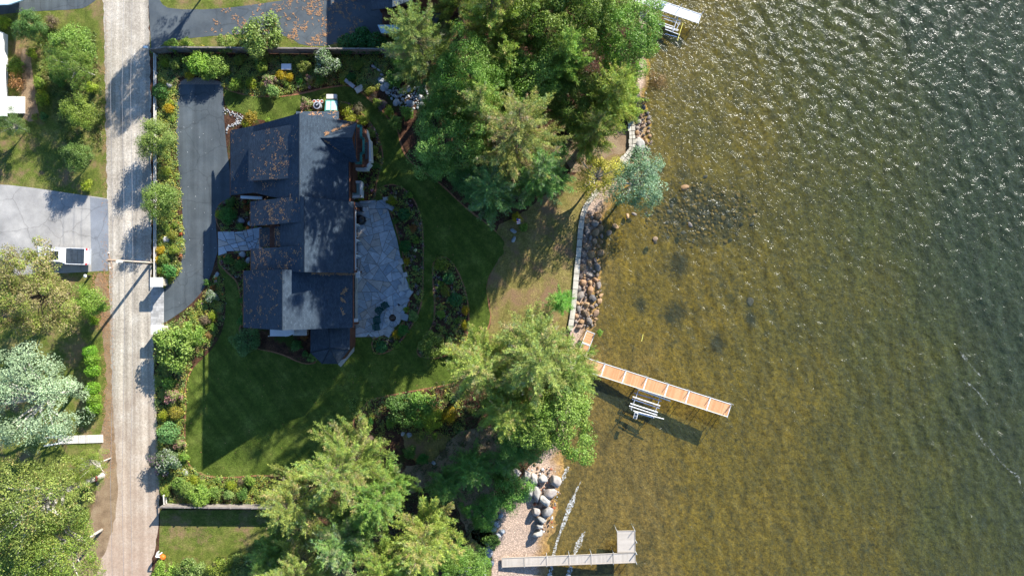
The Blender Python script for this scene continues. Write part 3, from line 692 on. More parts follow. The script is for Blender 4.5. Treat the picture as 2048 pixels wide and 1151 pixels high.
# balcony on the north-east corner
bxa, bxb = X(709, 3), X(733, 3); bya, byb = Yp(258, 3), Yp(334, 3)
MB().box(((bxa + bxb) / 2, (bya + byb) / 2, 2.9), (bxb - bxa, bya - byb, .2)).obj('balcony_floor', 'browndeck', hs, world=True, uv=(0, 1, 0))
rail = MB()
pathr = [(713, 252), (722, 252), (722, 275), (727, 277), (727, 305), (722, 307), (722, 326), (712, 326)]
for i in range(len(pathr) - 1):
    a, b = P(*pathr[i], 4.0), P(*pathr[i + 1], 4.0); d = b - a
    rail.box((a + b) / 2, (d.length + .1, .24, .1), math.atan2(d.y, d.x))
rail.obj('balcony_rail', 'greenmetal', hs, world=True)
bl = MB()
for i in range(len(pathr) - 1):
    a, b = P(*pathr[i], 4.0), P(*pathr[i + 1], 4.0); n = max(1, int((b - a).length / .3))
    for k in range(n): c = a.lerp(b, k / n); bl.box((c.x, c.y, 3.5), (.05, .05, 1.0))
props(bl.obj('baluster_row', 'greenmetal', hs, world=True), kind='stuff')
MB().slab([P(723, 254, 3.4), P(730, 258, 3.1), P(737, 280, 3.1), P(737, 325, 3.1), P(728, 334, 3.1), P(723, 334, 3.4)], .15).obj('porch_roof', 'fascia', hs, world=True)
MB().slab([P(730.5, 284, 3.5), P(735, 284, 3.3), P(735, 318, 3.3), P(730.5, 318, 3.5)], .1).obj('skylight', 'charcoal', hs, world=True)
m = MB()
for a, b in (((731, 260), (734, 280)), ((738, 281), (740, 322)), ((731, 336), (739, 326)), ((704, 338), (735, 338)), ((703, 338), (703, 395)), ((703, 393), (722, 392)), ((722, 365), (722, 393)), ((704, 364), (722, 364))):
    A, B = P(*a, 2.3 if a[1] < 337 else 1.0), P(*b, 2.3 if a[1] < 337 else 1.0); d = B - A
    MB().box((A + B) / 2 - Vector((0, 0, .5)), (d.length + .1, .34 if a[1] < 337 else .26, 1.2), math.atan2(d.y, d.x)).obj('white_trim', 'white', hs, world=True)
MB().box((P(713, 379, .4)), (.95, 1.5, .5)).obj('light_well_cover', 'hatchglass', hs, world=True)
# west porch beam and south wall pieces
a, b = P(482, 394, 2.6), P(525, 396, 2.6); MB().box((a + b) / 2, ((b - a).length, .3, .25), math.atan2(b.y - a.y, b.x - a.x)).obj('white_trim', 'white', hs, world=True)
MB().slab([P(540, 655, 1.5), P(584, 655, 1.5), P(588, 661, 1.5), P(588, 667, 1.5), P(576, 672, 1.5), P(540, 672, 1.5)], .12).obj('awning', 'white', hs, world=True)
for px, py in ((541, 671), (575, 671)): q = P(px, py, .7); MB().box(q, (.08, .08, 1.4)).obj('awning_post', 'white', hs, world=True)
MB().box(P(602, 663, .5), (1.6, .8, .8)).obj('window_well', 'offwhite', hs, world=True)
# chimney-free roofs: plumbing vents
for px, py, z in ((640, 470, 9.3), (575, 300, 8.9), (655, 600, 7.2)):
    p = P(px, py, z); MB().tube([p - Vector((0, 0, .5)), p + Vector((0, 0, .25))], .06, 8).obj('vent_pipe', 'charcoal', hs, world=True)

# neighbouring houses at the frame edges
nh = thing('house', 'white neighbouring house seen only by its east edge at the left border', 'house', P(-60, 150))
MB().slab([P(-160, 30, 6), P(2, 66, 3.4), P(8, 130, 3.4), P(12, 232, 3.4), P(-160, 240, 6)], .2).obj('roof', 'white', nh, world=True)
MB().box(P(-90, 140, 1.6), (9.5, 9.0, 3.2)).obj('wall', 'white', nh, world=True)
MB().box(P(5, 92, 1.2), (.3, 3.0, .15)).obj('deck_rail', 'white', nh, world=True)
for i in range(4): MB().box(P(30 + i * 5, 210, .65 - .15 * i), (.5, 1.9, .2)).obj('deck_step', 'offwhite', nh, world=True)
MB().box(P(22, 210, .75), (1.2, 1.9, .15)).obj('deck_landing', 'white', nh, world=True)
nb = thing('house', 'pale blue-roofed neighbouring building cut by the upper left corner', 'house', P(-40, -60))
MB().slab([P(-160, -160, 5), P(70, -160, 3.2), P(56, -4, 3.2), P(18, 9, 3.2), P(-160, 14, 5)], .2).obj('roof', 'bluepaint', nb, world=True)
MB().box(P(-90, -100, 1.5), (9, 7, 3)).obj('wall', 'white', nb, world=True)
ng = thing('house', 'dark-roofed neighbouring house half hidden by pines at the top of the photo', 'house', P(850, -60))
MB().slab([P(742, -260, 4.6), P(785, -260, 7), P(785, 14, 7), P(742, 20, 4.6)], .2).obj('roof_slope', 'shingle', ng, world=True, uv=True)
MB().slab([P(785, -260, 7), P(880, -260, 4), P(880, -20, 4), P(785, 14, 7)], .2).obj('roof_slope', 'shingle', ng, world=True, uv=True)
MB().box((P(845, -115, 2.2)), (10.0, 14.0, 4.2)).obj('wall', 'siding', ng, world=True)
MB().slab([P(755, 50, 2.8), P(800, 50, 2.8), P(800, 66, 2.6), P(762, 66, 2.6)], .15).obj('porch_roof', 'bluepaint', ng, world=True)
MB().box(P(800, 50, 1.3), (3.5, 2.0, 2.4)).obj('porch_wall', 'siding', ng, world=True)
# ------------------------------------------------------------------ vegetation
def unit(a): return a / np.maximum(np.linalg.norm(a, axis=-1, keepdims=True), 1e-9)
def leaves(Pt, D, size, width, rng, rand=0.5):
    """kite-shaped leaves: quads from base point along D"""
    n = len(Pt); D = unit(D + rng.normal(0, rand, (n, 3))); U = unit(np.cross(D, unit(rng.normal(0, 1, (n, 3)))))
    s = size * rng.uniform(.7, 1.3, (n, 1)); w_ = width * rng.uniform(.7, 1.3, (n, 1))
    V = np.stack([Pt, Pt + D * s * .45 + U * w_ / 2, Pt + D * s, Pt + D * s * .45 - U * w_ / 2], 1).reshape(-1, 3)
    return V, np.arange(4 * n).reshape(n, 4)
def flatleaves(Pt, N, size, width, rng, rand=0.45):
    """leaves whose faces look roughly along N (blade surface catches the light)"""
    n = len(Pt); N = unit(N + rng.normal(0, rand, (n, 3))); D = unit(np.cross(N, unit(rng.normal(0, 1, (n, 3))))); U = np.cross(N, D)
    s = size * rng.uniform(.7, 1.3, (n, 1)); w_ = width * rng.uniform(.7, 1.3, (n, 1))
    V = np.stack([Pt - D * s / 2, Pt + U * w_ / 2, Pt + D * s / 2, Pt - U * w_ / 2], 1).reshape(-1, 3)
    return V, np.arange(4 * n).reshape(n, 4)
def pine_parts(seed, Ht, R, dense=1.0, base=0.25, brown=0.14, lift=0.3):
    rng = np.random.default_rng(seed); T = []; TD = []; TC = []; wood = MB()
    lean = rng.normal(0, .25, 2)
    trunk = [Vector((lean[0] * t, lean[1] * t, Ht * t)) for t in (0, .3, .6, 1)]
    wood.tube(trunk, [Ht * .022, Ht * .017, Ht * .009, .03], 7)
    h = Ht * base; step = Ht * 0.037 / dense ** .5; limbs = MB(); Z3 = np.array([0, 0, 1.])
    while h < Ht * .99:
        t = (h / Ht - base) / (1 - base); nb = rng.integers(5, 8) if t < .8 else rng.integers(4, 6); a0 = rng.random() * 6.28
        prof = (1 - t) ** .7 * min(1, .7 + t * 1.6)
        for b in range(nb):
            az = a0 + 6.283 * b / nb + rng.normal(0, .2); L = max(.6, R * prof * rng.uniform(.55, 1.2)); up = lift + .8 * t + rng.normal(0, .08)
            d = np.array([math.cos(az), math.sin(az), 0]); o = np.array([lean[0] * h / Ht, lean[1] * h / Ht, h + rng.normal(0, .15)]); side = np.array([-d[1], d[0], 0])
            bend = rng.normal(0, .12)
            bp = lambda s: o + d * L * s + side * bend * L * s * s + Z3 * L * (up * s * .35 + .28 * s * s - .10 * math.sin(3.1 * s))
            if L > 1.2: limbs.tube([bp(0), bp(.5), bp(.95)], [.02 + L * .007, .012 + L * .004, .008], 3, cap=False)
            n_tw = max(4, int(L / .30)); s0 = .25 if L > 2 else .05; bl = rng.uniform(.78, 1.18); bh_ = rng.random() < brown
            for k in range(n_tw + 1):
                s = s0 + (1 - s0) * k / n_tw; c = bp(s)
                for sg in ((-1, 1, 2) if k < n_tw else (0,)):
                    tl = min(.95, (.20 * L * (1.15 - s) + .22)) * rng.uniform(.6, 1.25) if sg else .4
                    if sg == 2: td = unit(d * .9 + Z3 * .55 + side * rng.normal(0, .25)); tl *= .7
                    else: td = unit(d * rng.uniform(.7, 1.1) + side * sg * rng.uniform(.55, 1.0) + Z3 * (.2 + rng.normal(0, .2))) if sg else unit(d + Z3 * .45)
                    m = max(1, int(tl / .15)); q = (np.arange(m) + .6) / m * tl
                    T.append(c + td * q[:, None] + rng.normal(0, .03, (m, 3))); TD.append(np.repeat(td[None], m, 0))
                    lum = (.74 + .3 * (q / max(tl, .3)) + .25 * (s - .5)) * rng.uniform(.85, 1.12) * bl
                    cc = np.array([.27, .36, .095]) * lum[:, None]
                    if (bh_ and rng.random() < .7) or rng.random() < brown * .4:
                        z = rng.random((m, 1)) * .6 + .2; cc = cc * (1 - z) + np.array([.44, .34, .23]) * z
                    if rng.random() < .25: cc = cc * np.array([.78, .95, 1.25])
                    TC.append(cc)
        h += step * rng.uniform(.7, 1.3)
    T = np.concatenate(T); TD = np.concatenate(TD); TC = np.concatenate(TC); m = 14; n = len(T)
    B = np.repeat(T, m, 0) + rng.normal(0, .06, (n * m, 3)); D = unit(np.repeat(TD, m, 0) * .8 + rng.normal(0, .6, (n * m, 3)) + np.array([0, 0, .15]))
    U = unit(np.cross(D, rng.normal(0, 1, (n * m, 3)))); L = rng.uniform(.12, .26, (n * m, 1)); w_ = rng.uniform(.012, .026, (n * m, 1))
    V = np.stack([B - U * w_, B + U * w_, B + D * L], 1).reshape(-1, 3); C = np.repeat(np.repeat(TC, m, 0) * rng.uniform(.9, 1.1, (n * m, 1)), 3, 0)
    print('pine', n, len(V) // 3)
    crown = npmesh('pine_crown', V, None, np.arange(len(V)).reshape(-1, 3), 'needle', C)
    return crown, wood.mesh('trunk', 'bark', True), limbs.mesh('limbs', 'bark')
def leafy_parts(seed, Ht, R, n_cl=70, per=110, leaf=.17, base=.35, flat=.75, c0=(.13, .24, .05), c1=(.26, .36, .10), accent=None, acc=0.0, bark='bark', crad=.9, holes=0.0, rd=.6):
    rng = np.random.default_rng(seed); zc = Ht * (base + 1) / 2; rz = Ht * (1 - base) / 2
    u = unit(rng.normal(0, 1, (n_cl, 3))); u[:, 2] = np.abs(u[:, 2]) * np.where(rng.random(n_cl) < .78, 1, -1)
    lob = 1 + .22 * np.sin(3 * np.arctan2(u[:, 1], u[:, 0]) + seed) + .12 * np.sin(7 * np.arctan2(u[:, 1], u[:, 0]) + 2 * seed)
    rr = rng.uniform(.45, 1.0, (n_cl, 1)) ** .6 * lob[:, None] * .86
    Cn = np.array([0, 0, zc]) + u * rr * np.array([R, R, rz])
    if holes: Cn = Cn[rng.random(len(Cn)) > holes]; u = u[:len(Cn)]
    Pts = []; N = []; Cc = []
    for i, c in enumerate(Cn):
        k = int(per * rng.uniform(.6, 1.3)); v = unit(rng.normal(0, 1, (k, 3))); r = crad * rng.uniform(.6, 1.25) * rng.uniform(.3, 1, (k, 1)) ** .5
        p = c + v * r * np.array([1, 1, flat]); out = unit(c - np.array([0, 0, zc]))
        Pts.append(p); N.append(unit(v * .6 + out * .5 + np.array([0, 0, .55])))
        mixv = np.clip(rng.normal(.5, .3), 0, 1); cc = np.array(c0) * (1 - mixv) + np.array(c1) * mixv
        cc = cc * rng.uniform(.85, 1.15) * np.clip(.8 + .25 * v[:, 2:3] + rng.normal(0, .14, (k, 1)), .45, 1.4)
        if accent is not None:
            hit = (rng.random(k) < acc * (2.2 if rng.random() < .4 else .5)) & (r[:, 0] > crad * .3); cc[hit] = np.array(accent) * rng.uniform(.75, 1.15, (hit.sum(), 1))
        Cc.append(cc)
    Pts = np.concatenate(Pts); N = np.concatenate(N); Cc = np.concatenate(Cc)
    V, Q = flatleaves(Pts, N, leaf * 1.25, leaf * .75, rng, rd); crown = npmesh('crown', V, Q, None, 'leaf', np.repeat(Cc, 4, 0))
    tr = MB(); th = zc * .75; tr.tube([(0, 0, 0), (.05, 0, th * .5), (0, .08, th)], [Ht * .016 + .03, Ht * .012 + .02, Ht * .009 + .015], 7)
    li = MB()
    for i in rng.choice(len(Cn), min(len(Cn), 26), replace=False):
        c = Vector(Cn[i]); a = Vector((0, 0, th * rng.uniform(.45, 1))); mid = a.lerp(c, .5) + Vector((0, 0, .12 * (c - a).length)); li.tube([a, mid, c], [Ht * (.014 if bark == 'palebark' else .006) + .02, Ht * (.008 if bark == 'palebark' else .004) + .012, .012], 4, cap=False)
    return crown, tr.mesh('trunk', bark, True), li.mesh('limbs', bark)
def plant(name, label, cat, parts, loc, s=1.0, rz=0.0, sz=None, tint=(1, 1, 1), group=None, names=('crown', 'trunk', 'limbs')):
    t = thing(name, label, cat, loc, rz, group); t.scale = (s, s, sz or s)
    for nm, me in zip(names, parts):
        if me is None: continue
        o = link(nm, me, t); o.color = tuple(tint) + (1,) if nm in ('crown', 'foliage', 'blades', 'blossoms') else (1, 1, 1, 1)
    return t
PINE = [pine_parts(3, 19, 5.4, 1.0, .38), pine_parts(17, 18, 4.6, 1.0, .32, .2), pine_parts(29, 16, 4.0, 1.1, .25, .1), pine_parts(41, 20, 6.2, 1.0, .36, .25)]
PR = [5.4, 4.6, 4.0, 6.2]; PH = [19, 18, 16, 20]
OAK = [leafy_parts(5, 14, 5, 170, 200, .135, .35, .7, crad=.8), leafy_parts(8, 12, 4.2, 130, 200, .13, .3, .7, crad=.72)]
MAPLE = leafy_parts(12, 11, 5.6, 210, 170, .135, .3, .6, (.20, .19, .06), (.38, .32, .16), (.24, .30, .06), .3, crad=.85)
SILVER = leafy_parts(21, 12, 5.6, 170, 190, .13, .25, .7, (.24, .33, .20), (.42, .52, .36), None, 0, 'palebark', .95, .28)
ASH = leafy_parts(23, 12, 5.8, 165, 190, .13, .25, .7, (.17, .25, .05), (.30, .36, .09), (.34, .28, .10), .06, 'palebark', 1.0, .1)
SMALL = [leafy_parts(31, 4.4, 2.15, 80, 160, .10, .22, .8, (.18, .27, .05), (.34, .42, .10), None, 0, 'bark', .62), leafy_parts(33, 4.0, 2.0, 74, 160, .10, .22, .8, (.17, .26, .05), (.32, .40, .09), None, 0, 'bark', .6)]
WILLOW = leafy_parts(37, 7, 3.6, 90, 150, .13, .15, .8, (.15, .24, .11), (.32, .40, .25), (.25, .25, .08), .05, 'palebark', .75)
BIRCH = leafy_parts(39, 8, 3.2, 80, 105, .13, .25, .9, (.34, .34, .05), (.52, .48, .09), None, 0, 'palebark', .7, .1)
def treeat(kind, px, py, rpx, Ht, label, tint=(1, 1, 1), zf=.62, rz=None, name=None, cat='tree', group=None):
    k = (H - zf * Ht) / H / S; R = rpx * k; loc = P(px, py, zf * Ht); loc.z = 0.0
    r = random.Random(int(px * 7 + py)); rz = r.uniform(0, 6.28) if rz is None else rz
    if kind.startswith('pine'):
        i = int(kind[4:]); s = R / PR[i] * .95; return plant(name or 'pine_tree', label, cat, PINE[i], loc, s, rz, Ht / PH[i], tint, group)
    d = {'oak0': (OAK[0], 5, 14), 'oak1': (OAK[1], 4.2, 12), 'maple': (MAPLE, 5.6, 11), 'silver': (SILVER, 5.6, 12), 'ash': (ASH, 5.8, 12), 'small0': (SMALL[0], 2.15, 4.4), 'small1': (SMALL[1], 2.0, 4.0), 'willow': (WILLOW, 3.6, 7), 'birch': (BIRCH, 3.2, 8)}[kind]
    return plant(name or 'leafy_tree', label, cat, d[0], loc, R / d[1] * .97, rz, Ht / d[2], tint, group)
G1 = 'tall trees between the lawn and the lake'
YG = (1.25, 1.15, .8); BG = (.62, .85, .95); LG = (1.05, 1.25, .8); TAN = (1.45, 1.12, 1.15); DG = (.6, .82, .7)
TREES = [
 ('pine2', 1015, 140, 70, 17, 'mid green pine filling the gap between the two northern oaks', (1.25, 1.2, .8)),
 ('oak1', 880, 192, 50, 7, 'dark leafy tree above the lower end of the stream stones', (.7, .85, .75)),
 ('oak0', 1140, 205, 70, 11, 'olive leafy tree between the largest pine and the upper wall', (1.0, .95, .75)),
 ('oak1', 945, 368, 50, 6.5, 'dark leafy tree at the inner curve of the lawn below the grove', (.6, .85, .75)),
 ('pine2', 1020, 755, 70, 12, 'mid-height pine in the middle of the southern shore group', (1.3, 1.15, .9)),
 ('oak1', 1040, 880, 55, 9, 'dark leafy tree inland of the bright leafy shore tree', (.75, .95, .7)),
 ('pine2', 890, 975, 50, 8, 'dark green young pine west of the woodland path', (.7, .95, .7)),
 ('pine2', 740, 1010, 75, 13, 'mid green pine between the huge pine and the bottom edge', (1.05, 1.15, .8)),
 ('pine2', 545, 1110, 62, 12, 'pine at the east end of the neighbour grass plot', (1.0, 1.1, .85)),
 ('oak1', 860, 1140, 60, 9, 'shaded leafy tree at the bottom edge between two pines', (.8, .95, .7)),
 ('pine0', 977, -182, 100, 22, 'tall pine wholly behind the top edge whose shadow falls on the big house', YG),

 ('pine0', 905, -45, 90, 22, 'tall pine rising just above the top edge between the porch roof and the grove', YG),
 ('pine3', 1070, -60, 105, 23, 'tall pine rising just above the top edge over the middle of the grove', YG),
 ('pine1', 1190, -70, 90, 20, 'tall pine rising just above the top edge inland of the white dock', LG),
 ('pine0', 850, 92, 100, 23, 'tall pale-tipped pine beside the white porch roof at the top', (1.15, 1.05, 1.0)),
 ('pine1', 985, 22, 95, 26, 'yellow-green pine at the top edge in the middle of the northern grove', YG),
 ('oak1', 1085, 60, 85, 18, 'light green leafy tree at the top edge north-east of the oaks', (1.2, 1.05, .8)),
 ('oak0', 1165, 25, 90, 18, 'olive green broad tree at the top edge next to the lakeside tree', (1.2, 1.05, .8)),
 ('oak0', 1245, 80, 92, 15, 'bright green lakeside tree leaning over the white dock at the top', (1.1, 1.2, .85)),
 ('oak0', 935, 165, 80, 22, 'dark green oak in the shade below the westmost pine of the northern grove', (.95, 1.05, .8)),
 ('oak1', 1050, 175, 85, 16, 'mid green oak in the centre of the northern grove between the pines', (1.2, 1.2, .9)),
 ('pine2', 1130, 120, 75, 18, 'small bright green pine between the oaks of the northern grove', (1.2, 1.3, .85)),
 ('pine3', 1035, 275, 120, 24, 'largest pine of the northern grove with many tan cones towards the shore grass', TAN),
 ('pine1', 965, 235, 95, 22, 'olive green pine with light tips just south of the dark oak', (1.15, 1.15, .8)),
 ('oak0', 895, 290, 82, 19, 'dark leafy tree shading the lawn curve on the west side of the grove', (.85, 1.0, .85)),
 ('pine1', 1085, 345, 80, 17, 'dark green pine at the north tip of the dry shore grass', (.75, 1.0, .85)),
 ('pine0', 985, 375, 80, 17, 'blue-green pine hanging over the lawn at the south-west end of the grove', BG),
 ('pine2', 1228, 190, 80, 17, 'thin yellow-green pine beside the upper stone wall', (1.35, 1.2, .75)),
 ('pine1', 1185, 262, 65, 15, 'sparse olive pine behind the upper stone wall', (1.25, 1.1, .7)),
 ('birch', 1195, 352, 56, 7, 'small yellow birch at the bend of the shore wall', (1.1, 1.05, .85)),
 ('willow', 1272, 365, 72, 5.5, 'silver-green willow spreading over the water beside the yellow birch', (.95, 1.1, 1.1)),
 ('pine0', 1080, 690, 124, 18, 'broad pine with tan cones next to the start of the tan dock', (1.45, 1.25, 1.1)),
 ('pine1', 965, 735, 92, 15, 'pale yellow-green pine beside the south tip of the island bed', (1.5, 1.35, 1.0)),
 ('oak1', 1112, 838, 100, 12, 'bright green leafy tree on the shore south of the tan dock', (1.2, 1.15, .75)),
 ('pine2', 1010, 820, 75, 15, 'yellow-tinged pine inland of the bright leafy shore tree', (1.35, 1.2, .8)),
 ('pine2', 1142, 742, 78, 12, 'low green pine whose branches touch the shore end of the tan dock', (1.15, 1.1, .8)),
 ('pine2', 945, 938, 58, 8, 'small dark green pine beside the woodland path', (.7, 1.0, .7)),
 ('pine1', 1015, 925, 40, 6, 'small shaded pine just inland of the grey shore boulders', (.7, 1.0, .7)),
 ('pine2', 1122, 602, 34, 5, 'young bright green pine by the southern part of the shore wall', (.9, 1.4, .75)),
 ('pine3', 695, 925, 120, 18, 'huge yellow-green pine covering the south edge of the lawn', (1.3, 1.2, .9)),
 ('pine0', 590, 985, 92, 17, 'pine with tan branch tips at the east end of the lower fence', (1.5, 1.25, 1.0)),
 ('pine0', 775, 985, 80, 16, 'green pine between the woodland path and the huge yellow-green pine', (1.05, 1.2, .8)),
 ('pine1', 690, 1070, 90, 16, 'blue-tinged pine at the bottom of the photo south of the huge pine', (.95, 1.1, 1.0)),
 ('pine1', 850, 1075, 90, 17, 'yellow-green pine with tan cones at the bottom, inland of the beach', (1.4, 1.25, .85)),
 ('pine3', 600, 1140, 95, 17, 'pale-tipped pine cut by the bottom edge left of the others', (1.4, 1.25, 1.05)),
 ('pine0', 770, 1150, 95, 16, 'yellow-green pine cut by the bottom edge in the middle', (1.3, 1.25, .8)),
 ('oak1', 930, 1130, 60, 8, 'olive leafy tree at the bottom edge beside the beach', (1.0, 1.1, .7)),
 ('oak1', 965, 1020, 45, 5, 'low dark green tree behind the beach stones', (.7, 1.0, .65)),
 ('small0', 1022, 985, 42, 3.8, 'small rounded green tree overhanging the top of the beach', (.75, 1.1, .9)),
 ('maple', 62, 588, 108, 10, 'large brownish maple half covering the white pickup truck', (1.15, 1.1, 1.0)),
 ('small0', 176, 605, 38, 4.5, 'bright green tree at the east side of the brownish maple', (.95, 1.1, .75)),
 ('silver', 62, 800, 125, 12, 'silver-leaved tree with pale visible limbs beside the round hedge', (1.15, 1.15, 1.0)),
 ('ash', 60, 1010, 125, 13, 'yellow-green tree with pale trunk at the lower left corner', (1.1, 1.05, .95)),
 ('ash', 125, 1105, 95, 11, 'light olive tree cut by the bottom edge beside the dirt shoulder', (1.1, 1.15, .8)),
 ('ash', 175, 935, 45, 7, 'slender thin-leaved tree beside the slatted walkway', (1.1, 1.1, .8)),
 ('oak0', 25, 1120, 80, 10, 'dense green tree in the very corner at the lower left', (.9, 1.0, .7)),
 ('small0', 313, 276, 42, 4.4, 'rounded light green tree on the rail fence, uppermost of the three by the road', (1, 1, 1)),
 ('small1', 321, 400, 40, 4.2, 'rounded light green tree on the rail fence opposite the side drive', (.95, 1.0, .95)),
 ('small1', 150, 95, 48, 5, 'mid green tree at the top of the left garden near the dark parking', (.9, 1.05, .8)),
 ('ash', 148, 130, 52, 6, 'olive green feathery tree in the middle of the left garden', (.9, 1.05, .7)),
 ('small0', 62, 52, 34, 4, 'dark blue-green rounded tree beside the neighbours parking', (.42, .62, .62)),
 ('small0', 156, 222, 36, 4.5, 'yellow-green tree at the lower end of the left garden beside the road', (1.0, 1.0, .7)),
 ('small1', 158, 315, 32, 3.5, 'grey-green small tree alone on the left grass above the side drive', (.65, .75, .75)),
 ('maple', 378, -98, 66, 10.5, 'tree with reddish leaves just above the top edge over the blue-grey drive', (1.0, .8, .8)),
 ('ash', 22, 250, 34, 4, 'grey-green tree beside the white deck steps at the left border', (.6, .75, .8)),
]
for t in TREES: treeat(t[0], t[1], t[2], t[3], t[4], t[5], t[6])

# shrubs ---------------------------------------------------------------
def shrub_parts(seed, R, Ht, n_cl, per, leaf, c0, c1, accent=None, acc=0, crad=.4, rd=.6):
    c, t, l = leafy_parts(seed, Ht, R, n_cl, per, leaf, .12, .8, c0, c1, accent, acc, 'bark', crad, 0, rd); return (c, l)
def ball_parts(seed, R, Ht, n, leaf, c0, c1):
    rng = np.random.default_rng(seed); v = unit(rng.normal(0, 1, (n, 3))); v[:, 2] = np.abs(v[:, 2]) * np.where(rng.random(n) < .8, 1, -.6)
    az = np.arctan2(v[:, 1], v[:, 0]); rr = (rng.uniform(.72, 1, n) * (1 + .06 * np.sin(5 * az + seed) + .05 * np.sin(11 * az) * v[:, 2]))[:, None]
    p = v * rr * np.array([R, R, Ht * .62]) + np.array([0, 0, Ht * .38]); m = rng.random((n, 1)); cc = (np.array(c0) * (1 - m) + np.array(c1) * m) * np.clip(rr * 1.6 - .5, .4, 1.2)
    V, Q = flatleaves(p, v, leaf * 1.3, leaf, rng, .6); st = MB().tube([(0, 0, 0), (0, 0, Ht * .5)], [.06, .04], 5)
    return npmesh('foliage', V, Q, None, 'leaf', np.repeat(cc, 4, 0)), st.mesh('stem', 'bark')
def spiky_parts(seed, R, Ht, n, c0, c1, w_=.05):
    rng = np.random.default_rng(seed); az = rng.random(n) * 6.28; tilt = rng.random(n) ** .7; d = np.stack([np.cos(az) * tilt, np.sin(az) * tilt, 1.05 - tilt * .7], -1)
    o = np.stack([np.cos(az) * .25 * R * rng.random(n), np.sin(az) * .25 * R * rng.random(n), np.zeros(n) + .02], -1); d = unit(d); L = np.hypot(R, Ht) * rng.uniform(.6, 1, (n, 1))
    mid = o + d * L * .6 * np.array([1, 1, Ht / R * .9]); tip = o + d * L * np.array([1, 1, .55 * Ht / R]); U = unit(np.cross(d, np.array([0, 0, 1.]))) * w_ / 2
    V = np.stack([o - U, o + U, mid + U, mid - U, tip], 1).reshape(-1, 3); b = np.arange(n)[:, None] * 5; q = np.concatenate([b, b + 1, b + 2, b + 3], 1); t = np.concatenate([b + 3, b + 2, b + 4], 1)
    m = rng.random((n, 1)); cc = np.array(c0) * (1 - m) + np.array(c1) * m; return npmesh('blades', V, q, t, 'leaf', np.repeat(cc, 5, 0)), None
g0, g1 = (.14, .23, .045), (.30, .38, .09)
SHR = {
 'big': shrub_parts(51, 1.6, 2.2, 48, 90, .12, g0, g1, crad=.5), 'big2': shrub_parts(52, 1.7, 2.0, 50, 90, .13, (.14, .22, .05), (.30, .36, .12), crad=.5),
 'mid': shrub_parts(53, 1.0, 1.3, 30, 70, .11, g0, g1, crad=.36), 'mid2': shrub_parts(54, .9, 1.1, 26, 70, .10, (.16, .22, .04), (.32, .34, .07), crad=.34),
 'low': shrub_parts(55, .6, .6, 18, 45, .10, g0, g1, crad=.24), 'ball': ball_parts(56, .8, 1.3, 1500, .085, (.10, .19, .05), (.17, .27, .08)),
 'pink': shrub_parts(57, 1.0, 1.2, 30, 70, .12, g0, g1, (.52, .27, .24), .5, .36), 'wht': shrub_parts(58, 1.3, 1.7, 40, 80, .13, (.12, .19, .07), (.24, .30, .12), (.42, .42, .34), .2, .42),
 'purp': shrub_parts(59, 1.0, 1.2, 30, 70, .11, (.10, .12, .06), (.18, .2, .1), (.30, .18, .26), .4, .36), 'tan': shrub_parts(60, .9, 1.1, 26, 60, .08, (.18, .15, .08), (.30, .24, .14), crad=.36),
 'spk': spiky_parts(61, .7, .55, 130, (.12, .16, .05), (.24, .26, .10)), 'willowy': spiky_parts(62, 1.6, 1.2, 900, (.13, .18, .10), (.24, .29, .18), .06),
 'conif': (PINE[2][0], None), }
SR = {'big': 1.75, 'big2': 1.85, 'mid': 1.15, 'mid2': 1.05, 'low': .72, 'ball': .82, 'pink': 1.15, 'wht': 1.45, 'purp': 1.15, 'tan': 1.05, 'spk': .75, 'willowy': 1.7}
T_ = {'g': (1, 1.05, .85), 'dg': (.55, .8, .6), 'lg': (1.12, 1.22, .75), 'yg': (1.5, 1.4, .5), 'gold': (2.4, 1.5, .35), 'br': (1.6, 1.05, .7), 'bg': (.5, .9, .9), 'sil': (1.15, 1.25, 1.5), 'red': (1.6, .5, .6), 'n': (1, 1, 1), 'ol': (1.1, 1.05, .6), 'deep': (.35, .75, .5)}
def shrub(kind, px, py, rpx, tint, label, sz=None, cat='shrub', name=None, group=None, z=0.02):
    zc = 0.7 * SR[kind]; loc = P(px, py, zc); loc.z = z; s = rpx / S / SR[kind]
    nm = name or {'spk': 'perennial_clump', 'pink': 'hydrangea_shrub', 'wht': 'flowering_shrub', 'purp': 'flowering_shrub', 'ball': 'clipped_shrub'}.get(kind, 'shrub')
    r = random.Random(int(px * 13 + py * 7)); t = T_[tint] if isinstance(tint, str) else tint; t = tuple(c * r.uniform(.92, 1.08) for c in t)
    return plant(nm, label, cat, SHR[kind], loc, s, r.uniform(0, 6.28), (sz or 1) * s, t, group, ('foliage' if kind not in ('spk', 'willowy') else 'blades', 'stem'))
